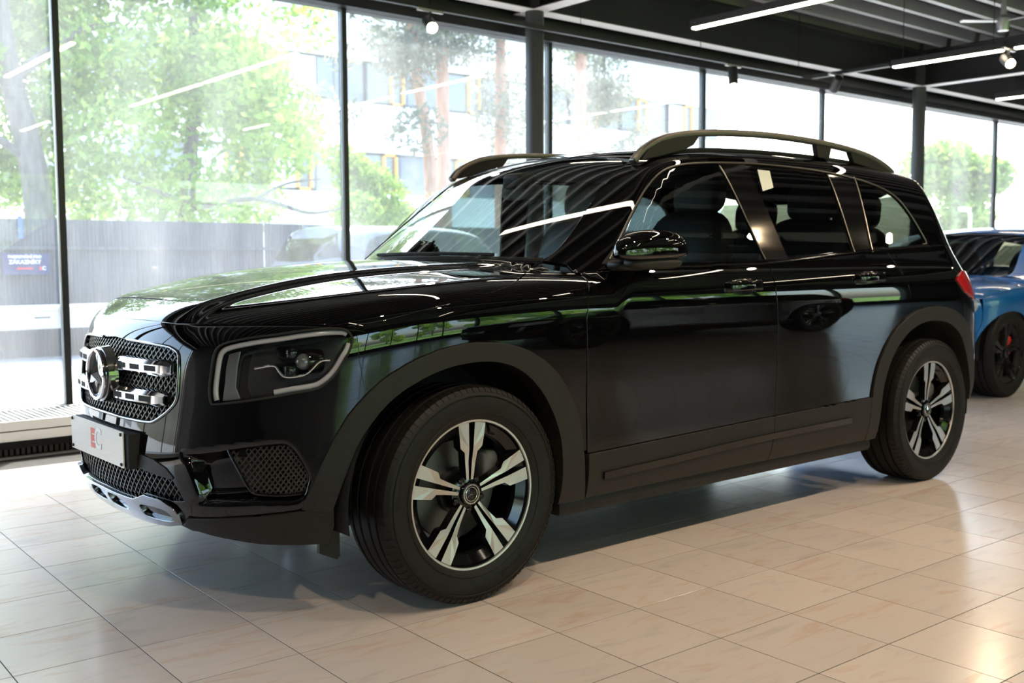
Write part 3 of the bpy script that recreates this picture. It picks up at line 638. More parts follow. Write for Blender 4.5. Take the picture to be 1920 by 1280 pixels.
def make_wheel_meshes(face, dark, cap_star=True):
    M_ = {}
    M_['tyre'] = make_tyre()
    mb = MB(); mb.lathe([(.2445,-.094),(.246,-.099),(.243,-.1015),(.2345,-.1005),(.2325,-.096)], 96, mi=0)
    mb.lathe([(.2325,-.096),(.226,-.083),(.219,-.055),(.212,.02),(.214,.10),(.240,.106),(.2445,.094),(.2445,-.094)], 96, mi=1)
    # dark outer web between the spoke pairs and hub disc
    mb.lathe([(.231,-.088),(.198,-.070),(.192,-.058),(.200,-.040),(.224,-.040)], 96, mi=1)
    mb.lathe([(.0,-.072),(.045,-.074),(.062,-.066),(.066,-.040),(.0,-.030)], 48, mi=1)
    M_['rim'] = mb.mesh('rim', [face, dark], smooth=True, angle=30)
    w_in = [(.0042,.046),(.0062,.10),(.0085,.15),(.0125,.2355)]; w_out = [(.0545,.2315),(.0490,.190),(.0435,.152),(.0385,.147),(.0255,.136),(.0200,.10),(.0135,.046)]
    poly = w_in+w_out; mb = MB(); n = len(poly)
    hz = lambda r: -.080-.0135*sstep(.04, .22, r)
    top = [(p[0], float(hz(p[1])), p[1]) for p in poly]; bot = [(p[0]*1.0+(.004 if i >= len(w_in) else -.001), float(hz(p[1]))+.030, p[1]) for i, p in enumerate(poly)]
    mb.add(top+bot, [tuple(range(n))], 0); b = 0
    mb.F += [tuple(reversed(range(n, 2*n)))]; mb.M += [1]
    for i in range(n): mb.F.append((i, n+i, n+(i+1) % n, (i+1) % n)); mb.M.append(1)
    M_['blade'] = mb.mesh('spoke', [face, dark], bevel=0, fix=True)
    mb2 = MB(); mb2.V = [(-v[0], v[1], v[2]) for v in mb.V]; mb2.F = mb.F; mb2.M = mb.M
    M_['blade2'] = mb2.mesh('spoke', [face, dark], fix=True)
    mb = MB(); mb.lathe([(.0,-.0860),(.020,-.0860),(.0245,-.0850)], 40, mi=1); mb.lathe([(.0245,-.0850),(.0255,-.0885),(.0350,-.0880),(.0372,-.0845),(.0372,-.066)], 40, mi=0)
    if cap_star: star_mesh(mb, .0205, .0035, .0225, .0016, -.0875, mi=2, plane='xz')
    for k in range(36): a = 2*math.pi*k/36; mb.box((.0300*math.cos(a)-.0012, -.0893, .0300*math.sin(a)-.0022), (.0300*math.cos(a)+.0012, -.0875, .0300*math.sin(a)+.0022), mi=2)
    M_['cap'] = mb.mesh('hub_cap', [PIANO, PIANO, CHROME], smooth=True, angle=30)
    mb = MB()
    for k in range(5):
        a = math.pi/2+2*math.pi*(k+.5)/5; mb.lathe([(.0,-.077),(.006,-.078),(.0095,-.076),(.010,-.064)], 12, c=(.0530*math.cos(a), 0, .0530*math.sin(a)))
    M_['bolts'] = mb.mesh('wheel_bolts', PIANO, smooth=True)
    mb = MB(); mb.lathe([(.055,-.02),(.075,-.02),(.075,.005),(.162,.005),(.162,.03),(.05,.03)], 64, mi=0); M_['disc'] = mb.mesh('brake_disc', DISC, smooth=True, angle=30)
    mb = MB(); V, Fc = sbox((.118, -.012, .055), (.034, .034, .066), .5); mb.add(V, Fc); M_['caliper'] = mb.mesh('brake_caliper', bsdf('caliper_grey', (.10, .10, .10), .5), smooth=True)
    mb = MB()
    for q in (np.array([[-.008,.186],[.0,.199],[-.016,.200]]), ): mb.prism([tuple(p) for p in q], -.0795, -.07, 'xz')
    M_['valve'] = MB().lathe([(.0,-.106),(.004,-.105),(.005,-.085),(.005,-.05)], 10, c=(.128*0+.205*math.cos(1.15), 0, .205*math.sin(1.15))).mesh('valve', DARK, smooth=True)
    return M_
def put_wheel(M_, parent, x, y, side, detail=True, caliper=None, zc=.349):
    w_ = link('wheel', M_['rim'], parent, (x, y, zc), (0, 0, 0 if side < 0 else math.pi))
    link('tyre', M_['tyre'], w_)
    for k in range(5):
        for nm in ('blade', 'blade2'): link('spoke', M_[nm], w_, rot=(0, -2*math.pi*k/5, 0))
    link('hub_cap', M_['cap'], w_); link('brake_disc', M_['disc'], w_)
    if detail:
        link('valve', M_['valve'], w_); b = link('wheel_bolts', M_['bolts'], w_)
        cp = link('brake_caliper', M_['caliper'], w_)
        for s_, sz, r, am in (('Continental', .026, .289, -math.pi/2+.55), ('EcoContact 6', .017, .300, math.pi-.15), ('235/55 R18', .014, .300, math.pi/2-.9)):
            if side < 0: link('tyre_lettering', curved_text(s_, sz, r, am, -.1197, RUBBER), w_)
    return w_

suv = empty('suv_car'); tag(suv, 'glossy black SUV with chrome star grille, roof rails and two-tone wheels on tiled floor', 'car')
FULL = (1, -1)
TRA = {k: np.array(v) for k, v in TR.items()}
arcFo = [(.50,.26),(.487,.33),(.475,.446),(.440,.58),(.345,.714),(.20,.803),(.02,.836),(-.15,.818),(-.30,.755),(-.41,.65),(-.48,.52),(-.525,.40),(-.54,.365)]
arcFi = [(.372,.262),(.378,.40),(.355,.532),(.27,.665),(.155,.748),(.02,.775),(-.14,.757),(-.28,.69),(-.372,.585),(-.428,.46),(-.455,.38),(-.465,.35)]
arcRo = [(2.275,.26),(2.285,.33),(2.30,.46),(2.355,.63),(2.47,.765),(2.63,.838),(2.80,.858),(2.97,.84),(3.13,.775),(3.26,.65),(3.335,.50),(3.37,.37)]
arcRi = [(2.36,.262),(2.375,.40),(2.405,.53),(2.47,.655),(2.58,.745),(2.70,.783),(2.81,.79),(2.95,.77),(3.08,.705),(3.18,.59),(3.25,.45),(3.275,.36)]
mid = lambda A, B: [((a[0]+b[0])/2, (a[1]+b[1])/2) for a, b in zip(cr(A, 4)[np.linspace(0, len(cr(A, 4))-1, 14).astype(int)], cr(B, 4)[np.linspace(0, len(cr(B, 4))-1, 14).astype(int)])]
arcFm, arcRm = mid(arcFo, arcFi), mid(arcRo, arcRi)
hg = cr(TRA['hoodgap'], 4); hg[0][1] = 0
seamF = [(-.392,.903),(-.388,.80),(-.375,.72),(-.352,.672)]
# ---- hood
hgap = np.concatenate([[[-.768, 0, .905]], TRA['hoodgap'][1:7], S(-.392,.905)[None], TRA['hoodgap'][7:]]); hgc = cr(hgap, 5)
rear_edge = cr([(.505,-.60,1.083), (.425,-.40,1.09), (.335,-.15,1.097), (.315,0,1.098)], 5)
panel('hood', G_HOOD, sym(np.concatenate([hgc[:-1], rear_edge])), PAINT, suv, h=.016, depth=.014)
# ---- fascia / bumper
i392 = 5*7
hl = cr(TRA['headlight'], 4, True); gr_half = np.concatenate([[[-.80,0,.846]], TRA['grille'][:-1], [[-.84,0,.597]]])
gr_c = np.concatenate([cr(gr_half[:4], 4)[:-1], cr(gr_half[3:9], 4)[:-1], cr(gr_half[8:], 4)]); gr_c[0][1] = 0; gr_c[-1][1] = 0
low_half = [(-.85,0,.475),(-.85,-.15,.472),(-.845,-.22,.466),(-.83,-.33,.455),(-.81,-.41,.443),(-.80,-.437,.435),(-.785,-.462,.40),(-.775,-.475,.372),(-.79,-.43,.368),(-.81,-.39,.372),(-.83,-.31,.378),(-.835,-.28,.366),(-.84,-.24,.352),(-.845,-.12,.352),(-.85,0,.354)]
arch_b = Sl([p for p in arcFm if p[0] < -.30 and p[1] < .69 and p[1] > .37])
fas_half = np.concatenate([hgc[:i392+1], Sl(seamF[1:]), arch_b, [(-.55,-.76,.362),(-.61,-.71,.352),(-.67,-.64,.342),(-.75,-.49,.325),(-.775,-.43,.300),(-.80,-.30,.275),(-.805,0,.268)]]); fas_half[0][1] = 0
sc2 = G_FASCIA.to2(cr(TRA['scoop'], 5, True))
def bump_def(P):
    out = np.zeros(len(P))
    for Q in (P, mirror_y(P)):
        q = G_FASCIA.to2(Q); ins = inside(sc2, q); d = dist_poly(sc2, q); out -= np.where(ins & (Q[:, 1] < 0), .045*sstep(0, .06, d), 0)
    return out+.006*(sstep(.575, .60, P[:, 2])-1)*0
ink = cr(TRA['intake'], 4, True)
panel('front_bumper', G_FASCIA, sym(fas_half), PAINT, suv, holes=[hl, mirror_y(hl)[::-1], sym(gr_c), sym(low_half)], h=.012, depth=.03, deform=bump_def)
# ---- fender
fen = np.concatenate([hgc[i392:], [(.55,-.72,1.072), S(.548,1.03), S(.50,.975), S(.476,.89), S(.49,.70), S(.497,.51), S(.498,.43)], Sl([p for p in arcFm if p[0] > -.36 and p[1] > .42 and not (p[0] < -.30 and p[1] < .69)]), Sl(seamF[::-1][:-1])])
panel('fender', G_FEND, fen, PAINT, suv, h=.016, depth=.014, sides=FULL)
# ---- doors
gm = [(1.553,1.068),(1.553,.97),(1.57,.80),(1.585,.62),(1.582,.50),(1.575,.445)]
fd = np.concatenate([cr([(.562,1.04),(.64,1.052),(1.0,1.058),(1.35,1.064),(1.553,1.068)], 4), cr(gm, 4)[1:], [(.98,.43),(.505,.42)], [(.504,.51),(.494,.70),(.480,.89),(.503,.975)]])
fdoor = panel('front_door', SIDE, fd, PAINT, suv, two_d=True, h=.02, depth=.016, sides=FULL)
rd_arch = [p for p in arcRo if p[0] < 2.55 and p[1] > .45 and p[1] < .80]
rd = np.concatenate([cr([(1.557,1.068),(1.8,1.083),(2.17,1.108),(2.47,1.126)], 4), cr([(2.47,1.126),(2.535,1.03),(2.585,.93),(2.59,.86),(2.53,.812)], 4)[1:], cr(rd_arch[::-1], 3), [(2.315,.462),(1.579,.445)], cr(gm, 4)[1:-1][::-1]+[.004, 0]])
rdoor = panel('rear_door', SIDE, rd, PAINT, suv, two_d=True, h=.02, depth=.016, sides=FULL)
# ---- quarter panel, rear
G_Q = Gno((2.75, .15, .72), (.12, -1, 0), 1.05)
qp = np.concatenate([cr([(2.475,1.126),(2.62,1.135),(2.86,1.145),(3.0,1.15)], 3), [(3.10,1.15)]]); qp3 = Sl(qp)
qp3 = np.concatenate([qp3, [S(3.17,1.05), (3.33,-.82,.90), (3.47,-.78,.75), (3.52,-.76,.62), (3.50,-.77,.48), (3.44,-.78,.37), S(3.34,.37)], Sl(cr(arcRm, 2)[::-1][2:-12]), Sl([(2.53,.812),(2.59,.86),(2.585,.93),(2.535,1.03)])])
panel('quarter_panel', G_Q, qp3, PAINT, suv, h=.022, sides=FULL)
rp = [(3.47,0,1.16),(3.42,-.5,1.16),(3.10,-.83,1.15),(3.17,-.86,1.05),(3.33,-.82,.90),(3.47,-.78,.75),(3.52,-.76,.62),(3.52,-.76,.56),(3.80,0,.56)]
panel('tailgate', G_REAR, sym(rp), PAINT, suv, h=.05)
panel('rear_bumper', G_REAR, sym([(3.8,0,.55),(3.52,-.76,.55),(3.50,-.77,.48),(3.44,-.78,.37),(3.38,-.78,.30),(3.6,-.4,.29),(3.62,0,.29)]), CLAD, suv, h=.05)
panel('tail_light', Gno((2.75, 0, .85), (.6, -1, 0), 1.), [S(3.02,.985), S(3.10,1.025), (3.27,-.83,1.01), (3.36,-.78,.95), (3.36,-.80,.88), (3.25,-.87,.875), S(3.10,.925)], REDL, suv, h=.02, off=.009, depth=.02, sides=FULL)
# ---- greenhouse frame, glass, roof
dl = TRA['dlo']; dlo = np.concatenate([cr(dl[:15], 4)[:-1], cr(dl[14:], 4)])
wsn = TRA['ws']
up_front = cr(np.concatenate([[(.535,-.615,1.09)], wsn[2:7], [(1.075,-.545,1.495)]]), 4)
fr_out = np.concatenate([up_front, cr([(1.075,-.545,1.495),(1.22,-.565,1.535),(1.5,-.59,1.56),(2.0,-.60,1.568),(2.5,-.60,1.557),(2.9,-.60,1.525),(3.08,-.60,1.475)], 4)[1:], [(3.13,-.66,1.42),(3.17,-.74,1.30),(3.14,-.82,1.17)], Sl([(3.10,1.154),(3.0,1.154),(2.86,1.149),(2.62,1.139),(2.47,1.13),(2.17,1.112),(1.8,1.087),(1.553,1.072),(1.35,1.068),(1.0,1.062),(.64,1.056),(.566,1.046)]), [(.56,-.72,1.078)]])
panel('window_frame', G_UP, fr_out, PAINT, suv, holes=[dlo], h=.018, depth=.014, sides=FULL)
dl2 = SIDE.to2(dlo); bx = lambda a, b: (lambda z: a[0]+(b[0]-a[0])*(z-b[2])/(a[2]-b[2]))
b1, b2, c1, c2 = [bx(TRA[k][0], TRA[k][1]) for k in ('b1', 'b2', 'c1', 'c2')]
def cut(poly, f, keep):
    out = []; n = len(poly)
    for i in range(n):
        p, q = poly[i], poly[(i+1) % n]; a = (p[0]-f(p[1]))*keep; b = (q[0]-f(q[1]))*keep
        if a >= 0: out.append(p)
        if (a > 0) != (b > 0): t = a/(a-b); out.append(p+(q-p)*t)
    return np.array(out)
panel('front_door_window', SIDE, cut(dl2, b1, -1), GLASSF, suv, two_d=True, h=.04, off=-.004, depth=0, gap=-.002, sides=FULL)
panel('pillar_cover', SIDE, cut(cut(dl2, b1, 1), b2, -1), PIANO, suv, two_d=True, h=.03, off=-.002, depth=.006, sides=FULL)
rwin = panel('rear_door_window', SIDE, cut(cut(dl2, b2, 1), c1, -1), GLASSR, suv, two_d=True, h=.04, off=-.004, depth=0, gap=-.002, sides=FULL)
panel('pillar_cover', SIDE, cut(cut(dl2, c1, 1), c2, -1), PIANO, suv, two_d=True, h=.03, off=-.002, depth=.006, sides=FULL)
panel('quarter_window', SIDE, cut(dl2, c2, 1), GLASSR, suv, two_d=True, h=.04, off=-.004, depth=0, gap=-.002, sides=FULL)
surf_tube(dlo[:58], .001, .004, 'window_trim', RAILM, suv, FULL, n=6, k=1)
for f in (b1, c1, c2):
    surf_tube([S(f(z), z) for z in np.linspace(1.12 if f is not b1 else 1.09, 1.475, 6)], .001, .0035, 'pillar_trim', RAILM, suv, FULL, n=6, k=2)
surf_tube(Sl([(.66,1.068),(1.0,1.066),(1.35,1.07),(1.60,1.077),(2.16,1.115),(2.62,1.14),(2.87,1.152)]), .002, .0045, 'belt_trim', PIANO, suv, FULL, n=6)
G_WS = Gno((1.7, 0, .8), (-1, 0, .5), 1.1)
ws_half = np.concatenate([cr([(.35,0,1.105),(.375,-.2,1.105),(.455,-.45,1.1),(.545,-.612,1.10)], 4)[:-1], cr(wsn[2:7], 4), cr([(1.03,-.545,1.475),(1.085,-.46,1.505),(1.105,-.25,1.52),(1.11,0,1.525)], 4)]); ws_half[0][1] = 0; ws_half[-1][1] = 0
panel('windscreen', G_WS, sym(ws_half), GLASSW, suv, h=.035, off=-.004, depth=0, gap=0)
G_RF = Gno((2.0, 0, .2), (0, 0, 1), 1.3)
rf = np.concatenate([cr([(1.115,0,1.53),(1.11,-.25,1.525),(1.09,-.46,1.51),(1.08,-.538,1.50)], 4), cr([(1.22,-.557,1.535),(1.5,-.582,1.56),(2.0,-.592,1.568),(2.5,-.592,1.557),(2.9,-.592,1.525),(3.08,-.592,1.475)], 4), [(3.20,-.4,1.46),(3.22,0,1.46)]]); rf[0][1] = 0
panel('roof', G_RF, sym(rf), PAINT, suv, h=.035)
panel('rear_window', G_REAR, sym([(3.22,0,1.455),(3.2,-.4,1.455),(3.12,-.62,1.43),(3.16,-.74,1.30),(3.13,-.81,1.17),(3.42,-.5,1.17),(3.47,0,1.17)]), GLASSR, suv, h=.06, off=-.003, depth=0)
# cowl and wiper
mb = MB(); mb.tube(cr([(.555,-.60,1.088),(.455,-.40,1.094),(.375,-.15,1.098),(.36,0,1.099),(.375,.15,1.098),(.455,.40,1.094),(.555,.60,1.088)], 4), .012, 8); mb.obj('cowl', DARK, suv, smooth=True)
mb = MB(); mb.tube([(.47,-.42,1.112),(.40,-.20,1.118),(.37,.05,1.118),(.385,.25,1.115)], .007, 6); mb.obj('wiper', DARK, suv, smooth=True)
# ---- cladding
def strip(A, B, n=40):
    a = cr(A, 8); b = cr(B, 8); ia = np.linspace(0, len(a)-1, n).astype(int); return np.concatenate([a[ia], b[ia[::-1] if len(a) == len(b) else np.linspace(len(b)-1, 0, n).astype(int)]])
panel('front_arch_cladding', SIDE, strip(arcFo, arcFi), CLAD, suv, two_d=True, h=.02, off=.010, depth=.075, sides=FULL)
panel('rear_arch_cladding', SIDE, strip(arcRo, arcRi), CLAD, suv, two_d=True, h=.02, off=.010, depth=.075, sides=FULL)
c1d = [(.505,.262),(.505,.416),(.98,.427),(1.574,.441),(1.568,.36),(1.56,.30),(1.553,.262)]
o = panel('door_cladding', SIDE, c1d, CLAD, suv, two_d=True, h=.022, off=.008, depth=.03, sides=FULL)
c2d = [(1.557,.262),(1.564,.30),(1.572,.36),(1.578,.441),(2.30,.457),(2.293,.36),(2.28,.262)]
o2 = panel('door_cladding', SIDE, c2d, CLAD, suv, two_d=True, h=.022, off=.008, depth=.03, sides=FULL)
for a, b in zip(o, fdoor): a.parent = b
for a, b in zip(o2, rdoor): a.parent = b
mb = lambda s: MB().box((.40, s*.80-.06, .20), (2.37, s*.80+.05, .275))
for s in (-1, 1): mb(s).obj('sill', CLAD, suv, bevel=.02, smooth=True)
surf_tube(TRA['rubstrip'], .010, 1, 'rub_strip', PIANO, suv, FULL, sq=(.013, .006))
lipo = np.concatenate([cr([(-.765,-.47,.322),(-.75,-.49,.322),(-.67,-.64,.338),(-.55,-.76,.357),(-.485,-.805,.368)], 3), Sl([(-.46,.36),(-.455,.31)]), [(-.46,-.775,.255),(-.60,-.65,.252),(-.71,-.52,.268),(-.765,-.44,.285)]])
panel('bumper_lip', G_FASCIA, lipo, CLAD, suv, h=.02, off=.008, depth=.05, sides=FULL)
mb = MB().prism([(-.70,-.34),(-.62,-.50),(-.53,-.62),(-.41,-.71),(-.41,.71),(-.53,.62),(-.62,.50),(-.70,.34)], .240, .29, 'xy'); mb.obj('undertray', CLAD, suv, bevel=.008, smooth=True)
for s in (-1, 1):
    MB().prism([(-.475,.28),(-.405,.28),(-.405,.195),(-.415,.186),(-.475,.215)], s*.735, s*.75, 'xz').obj('mud_flap', CLAD, suv)
# ---- wheel housings, underbody, cabin tub
for xw in (0, 2.829):
    for s in (-1, 1):
        mb = MB(); pr = [(.44, s*.50), (.44, s*.862)]; mb.lathe(pr, 40, c=(xw, 0, .349), a0=-.15, a1=math.pi+.15)
        V = [(xw+.44*math.cos(a), s*.50, .349+.44*math.sin(a)) for a in np.linspace(-.15, math.pi+.15, 24)]; mb.add(V, [tuple(range(24))]); mb.obj('wheel_housing', DARK, suv, smooth=True)
MB().box((-.44, -.50, .21), (3.4, .50, .44)).box((-.66, -.40, .30), (-.44, .40, .44)).box((.46, -.83, .21), (2.36, .83, .44)).box((-.66, -.49, .44), (.35, .49, .86)).box((.46, -.80, .44), (.54, .80, .98)).obj('underbody', DARK, suv)
MB().box((3.28, -.72, .44), (3.4, .72, 1.0)).obj('cargo_floor', DARK, suv)
for x, y0, y1, zb, hh in ((1.42,-.37,0,.55,1), (1.42,.37,0,.55,1), (2.28,-.38,0,.56,.97), (2.28,.38,0,.56,.97), (2.76,-.33,0,.58,.90), (2.76,.33,0,.58,.90)):  # third row added to darken the view through the quarter windows
    mb = MB(); mb.add(*sbox((x-.10, y0, zb+.04), (.26, .245, .10), .5)); seat = mb.obj('seat', SEATM, suv, smooth=True)
    mb = MB(); mb.add(*sbox((x+.17, y0, zb+.40*hh), (.085, .235, .36*hh), .55, shear=.22)); mb.obj('backrest', SEATM, seat, smooth=True)
    mb = MB(); mb.add(*sbox((x+.29, y0, zb+.84*hh), (.05, .135, .095), .55, shear=.1)); mb.obj('headrest', SEATM, seat, smooth=True)
    mb = MB()
    for d in (-.06, .06): mb.tube([(x+.26, y0+d, zb+.68*hh), (x+.28, y0+d, zb+.80*hh)], .007, 8)
    mb.obj('headrest_posts', CHROME, seat, smooth=True)
V, Fc = sbox((.72, 0, .90), (.26, .74, .15), .4); MB().add(V, Fc).obj('dashboard', bsdf('dash_plastic', (.014, .014, .015), .6), suv, smooth=True)
mb = MB(); c = Vector((1.02, -.37, .97)); ax = Vector((.9, 0, .43)).normalized(); u = Vector((0, 1, 0)); v_ = ax.cross(u)
mb.tube([c+(u*math.cos(a)+v_*math.sin(a))*.185 for a in np.linspace(0, 2*math.pi, 40, endpoint=False)], .014, 8, closed=True)
for a in (0, math.pi, math.pi*1.5): mb.tube([c, c+(u*math.cos(a)+v_*math.sin(a))*.18], .014, 8)
mb.add(*sbox(c, (.03, .07, .05), .6)); mb.obj('steering_wheel', SEATM, suv, smooth=True)
MB().add(*sbox((.965, 0, 1.385), (.022, .12, .033), .5)).obj('rear_view_mirror', DARK, suv, smooth=True)
MB().add(*sbox((.95, 0, 1.43), (.05, .07, .035), .5)).obj('sensor_housing', DARK, suv, smooth=True)
MB().box((1.16, -.55, 1.495), (3.0, .55, 1.52)).obj('headliner', bsdf('headliner_cloth', (.03, .03, .032), .9), suv)
mb = MB().add(*sbox((1.60, -.76, 1.0), (.05, .03, .46), .4, shear=.12)).add(*sbox((1.60, .76, 1.0), (.05, .03, .46), .4, shear=.12))
# ---- roof rails
for s in (-1, 1):
    P = cr([(1.03,-.600,1.475),(1.08,-.605,1.522),(1.16,-.61,1.565),(1.28,-.615,1.596),(1.50,-.62,1.620),(1.80,-.622,1.634),(2.10,-.622,1.634),(2.40,-.62,1.622),(2.65,-.617,1.596),(2.82,-.612,1.558),(2.92,-.607,1.520)], 6)*[1, -s, 1]
    mb = MB(); mb.tube([Vector(p) for p in P], 1, sq=(.017, .013), up=(0, 0, 1)); rail = mb.obj('roof_rail', RAILM, suv, bevel=.006, smooth=True, angle=60)
    for seq in ([(1.05,1.48),(1.09,1.525),(1.17,1.563),(1.30,1.592),(1.40,1.604),(1.36,1.56),(1.30,1.535),(1.15,1.50)], [(2.22,1.625),(2.35,1.616),(2.33,1.555),(2.24,1.56)], [(2.50,1.606),(2.62,1.596),(2.76,1.565),(2.90,1.52),(2.86,1.50),(2.70,1.53),(2.54,1.55)]):
        MB().prism(seq, -s*.605, -s*.632, 'xz').obj('rail_foot', CLAD, rail, bevel=.004)
    surf_tube([(1.2,-s*.59,1.525),(1.3,-s*.59,1.54),(1.6,-s*.60,1.56),(2.0,-s*.60,1.568),(2.5,-s*.60,1.557),(2.9,-s*.60,1.525)], .004, .009, 'roof_moulding', DARK, suv, n=6)
# ---- mirrors, handles
for s in (-1, 1):
    mb = MB(); V, Fc = sbox((.755, s*.955, 1.112), (.178, .058, .085), .80, n=28, m_=18); V = np.array(V); V[:, 2] = np.where(V[:, 2] < 1.112, 1.112-(1.112-V[:, 2])*.30, V[:, 2]); V[:, 2] += (V[:, 0]-.755)*.03
    mb.add(V, Fc); mir = mb.obj('door_mirror', PAINT, suv, loc=(0 if s < 0 else .26, 0 if s < 0 else -.03, 0), smooth=True)
    MB().add(*sbox((.77, s*.950, 1.078), (.135, .046, .022), .7)).obj('mirror_base', CLAD, mir, smooth=True)
    mb = MB(); mb.add(*sbox((.70, s*.890, 1.072), (.075, .05, .020), .6)); mb.obj('mirror_foot', CLAD, mir, smooth=True)
    panel('mirror_sail', SIDE, [(.655,1.075),(.775,1.075),(.79,1.19),(.775,1.182)], CLAD, mir, two_d=True, h=.02, off=.004, depth=.01, sides=(-s,))
    for nm, x, z, dr in (('f', 1.35, .985, fdoor), ('r', 2.26, 1.005, rdoor)):
        d_ = dr[0 if s < 0 else 1]; y = abs(S(x, z)[1])
        mb = MB(); mb.tube(cr([(x-.105, s*(y-.006), z-.004), (x-.085, s*(y+.020), z), (x-.03, s*(y+.034), z+.003), (x+.03, s*(y+.034), z+.004), (x+.085, s*(y+.022), z+.003), (x+.105, s*(y-.004), z)], 4), 1, sq=(.009, .020)); h_ = mb.obj('door_handle', PAINT, d_, bevel=.005, smooth=True, angle=60)
        MB().add(*sbox((x-.0, s*(y-.001), z-.012), (.100, .007, .042), .8)).obj('handle_recess', PIANO, h_, smooth=True)
# ---- headlights
for s in (1, -1):
    o = panel('headlight', G_FASCIA, hl, LENSM, suv, h=.02, off=.0, depth=0, gap=-.001, sides=(s,))[0]
    panel('lamp_housing', G_FASCIA, hl, REFL, o, h=.02, off=-.070, depth=0, gap=-.004, sides=(s,))
    def inner(px): return px
    P = TRA['headlight']; g2 = G_FASCIA.to2(P); ci = g2.mean(0)
    def shrink(idx, f, dz=0): return G_FASCIA.to3(inset(resample(g2, .02), f)[idx])
    ring = inset(cr(g2, 6, True), .013)
    n_ = len(ring); up_i = [i % n_ for i in range(0, int(n_*.47))]; dn_i = list(range(int(n_*.545), int(n_*.83)))
    for nm, ii, rr in (('light_guide', up_i, .0085), ('light_guide', dn_i, .0095)):
        Q = G_FASCIA.to3(ring[ii]); surf_tube(Q*[1, 1, 1] if s == 1 else Q, -.016, rr, nm, DRL, o, (s,), n=8, k=1)
    # bezel between lamp chambers, chrome swoosh, projector lens
    q = lambda a, b: G_FASCIA.to3((ci+[a, b])[None])[0]
    surf_tube(TRA['lamp_trim'], -.012, .0036, 'chrome_trim', CHROME, o, (s,), n=6)
    panel('lamp_bezel', G_FASCIA, TRA['lamp_bezel'], SATIN, o, h=.012, off=-.030, depth=.004, sides=(s,))
    pc = TRA['lamp_proj'][0]; N = Fgrad(pc[None])[0]; pc = (pc-N*.040)*[1, s, 1]
    MB().add(*sbox(pc, (.026, .026, .026), 1.)).obj('projector_lens', PROJ, o, smooth=True)
    mb = MB(); pc2 = pc+np.array([.02, 0, 0]); mb.lathe([(.027,-.014),(.034,-.020),(.038,-.006),(.036,.03)], 32, axis='x', c=pc2); mb.obj('projector_bezel', PIANO, o, smooth=True)
    pc3 = q(-.020, -.040); N = Fgrad(pc3[None])[0]; pc3 = (pc3-N*.055)*[1, s, 1]; MB().add(*sbox(pc3, (.022, .045, .020), .4)).obj('lamp_chamber', PIANO, o, smooth=True)
    pc3 = q(-.015, .032); N = Fgrad(pc3[None])[0]; pc3 = (pc3-N*.058)*[1, s, 1]; MB().add(*sbox(pc3, (.022, .045, .018), .4)).obj('lamp_chamber', PIANO, o, smooth=True)
    # black surround ring that frames the lamp
    surf_tube(hl, .001, .0035, 'lamp_seal', DARK, o, (s,), n=6, closed=True, k=1)
# ---- radiator grille
gsym = sym(gr_c)
gb = panel('grille_backing', G_FASCIA, gsym, DARK, suv, h=.03, off=-.055, depth=0, gap=-.004)[0]
tag(gb)
lattice('grille_mesh', G_FASCIA, gsym, MESHM, gb, .0190, -.012, wd=.0022, dp=.012, wob=.0012, ang=47)
fr = np.concatenate([gr_c[4:], mirror_y(gr_c)[::-1][1:-4]])
surf_tube(fr, .001, .0050, 'grille_surround', DCHROME, suv, k=1, n=8)
surf_tube(sym([(-.84,0,.572),(-.838,-.18,.573),(-.825,-.30,.578),(-.80,-.385,.607),(-.785,-.425,.635)]), .004, .011, 'bumper_blade', PIANO, suv, n=6, sq=None, k=4) if False else None
for z, ya, yb in ((.766, .075, .405), (.672, .080, .385)):
    for s in (-1, 1):
        mb = MB(); ys = np.linspace(ya, yb, 14); prof = [(-.025,.004),(-.024,.020),(-.014,.031),(.012,.031),(.024,.018),(.027,.002)]
        slots = [(.0+.115, .175), (.205, .265), (.295, .355)] if z > .7 else [(.11, .165), (.195, .25), (.28, .34)]
        V = []; Fc = []
        for y in ys:
            x = FRONT.to3(np.array([[-y, z]]))[0][0]; tp = 1-.35*sstep(yb-.035, yb, y)-.25*sstep(ya+.03, ya, y)
            for dz, dx in prof: V.append((x+.012-dx*tp, s*y, z+dz*tp))
        for i in range(13):
            for k in range(5): Fc.append((i*6+k, i*6+k+1, i*6+7+k, i*6+6+k))
        Fc += [tuple(range(6)), tuple(range(78, 84))]
        mb.add(V, Fc); bar = mb.obj('grille_bar', CHROME, suv, smooth=True, angle=25)
        for a, b in slots:
            xa = FRONT.to3(np.array([[-a, z]]))[0][0]-.0193; xb = FRONT.to3(np.array([[-b, z]]))[0][0]-.0193
            mb = MB(); zz = .0085
            mb.add([(xa-.0006, s*a, z-zz), (xb-.0006, s*b, z-zz), (xb-.0006, s*b, z+zz), (xa-.0006, s*a, z+zz), (xa+.02, s*a, z-zz), (xb+.02, s*b, z-zz), (xb+.02, s*b, z+zz), (xa+.02, s*a, z+zz)], [(0,1,2,3),(4,5,6,7),(0,1,5,4),(1,2,6,5),(2,3,7,6),(3,0,4,7)])
            mb.obj('bar_slot', DARK, bar)
mb = MB(); star_mesh(mb, .078, .0190, .0795, .0075, -.868, c=(0, .726), lift=.016); star = mb.obj('star_badge', CHROME, suv, smooth=True, angle=20)
mb = MB(); mb.lathe([(.0,-.006),(.074,-.002),(.090,.006),(.094,.035)], 40, axis='x', c=(-.862, 0, .726)); mb.obj('badge_disc', STARM, star, smooth=True)
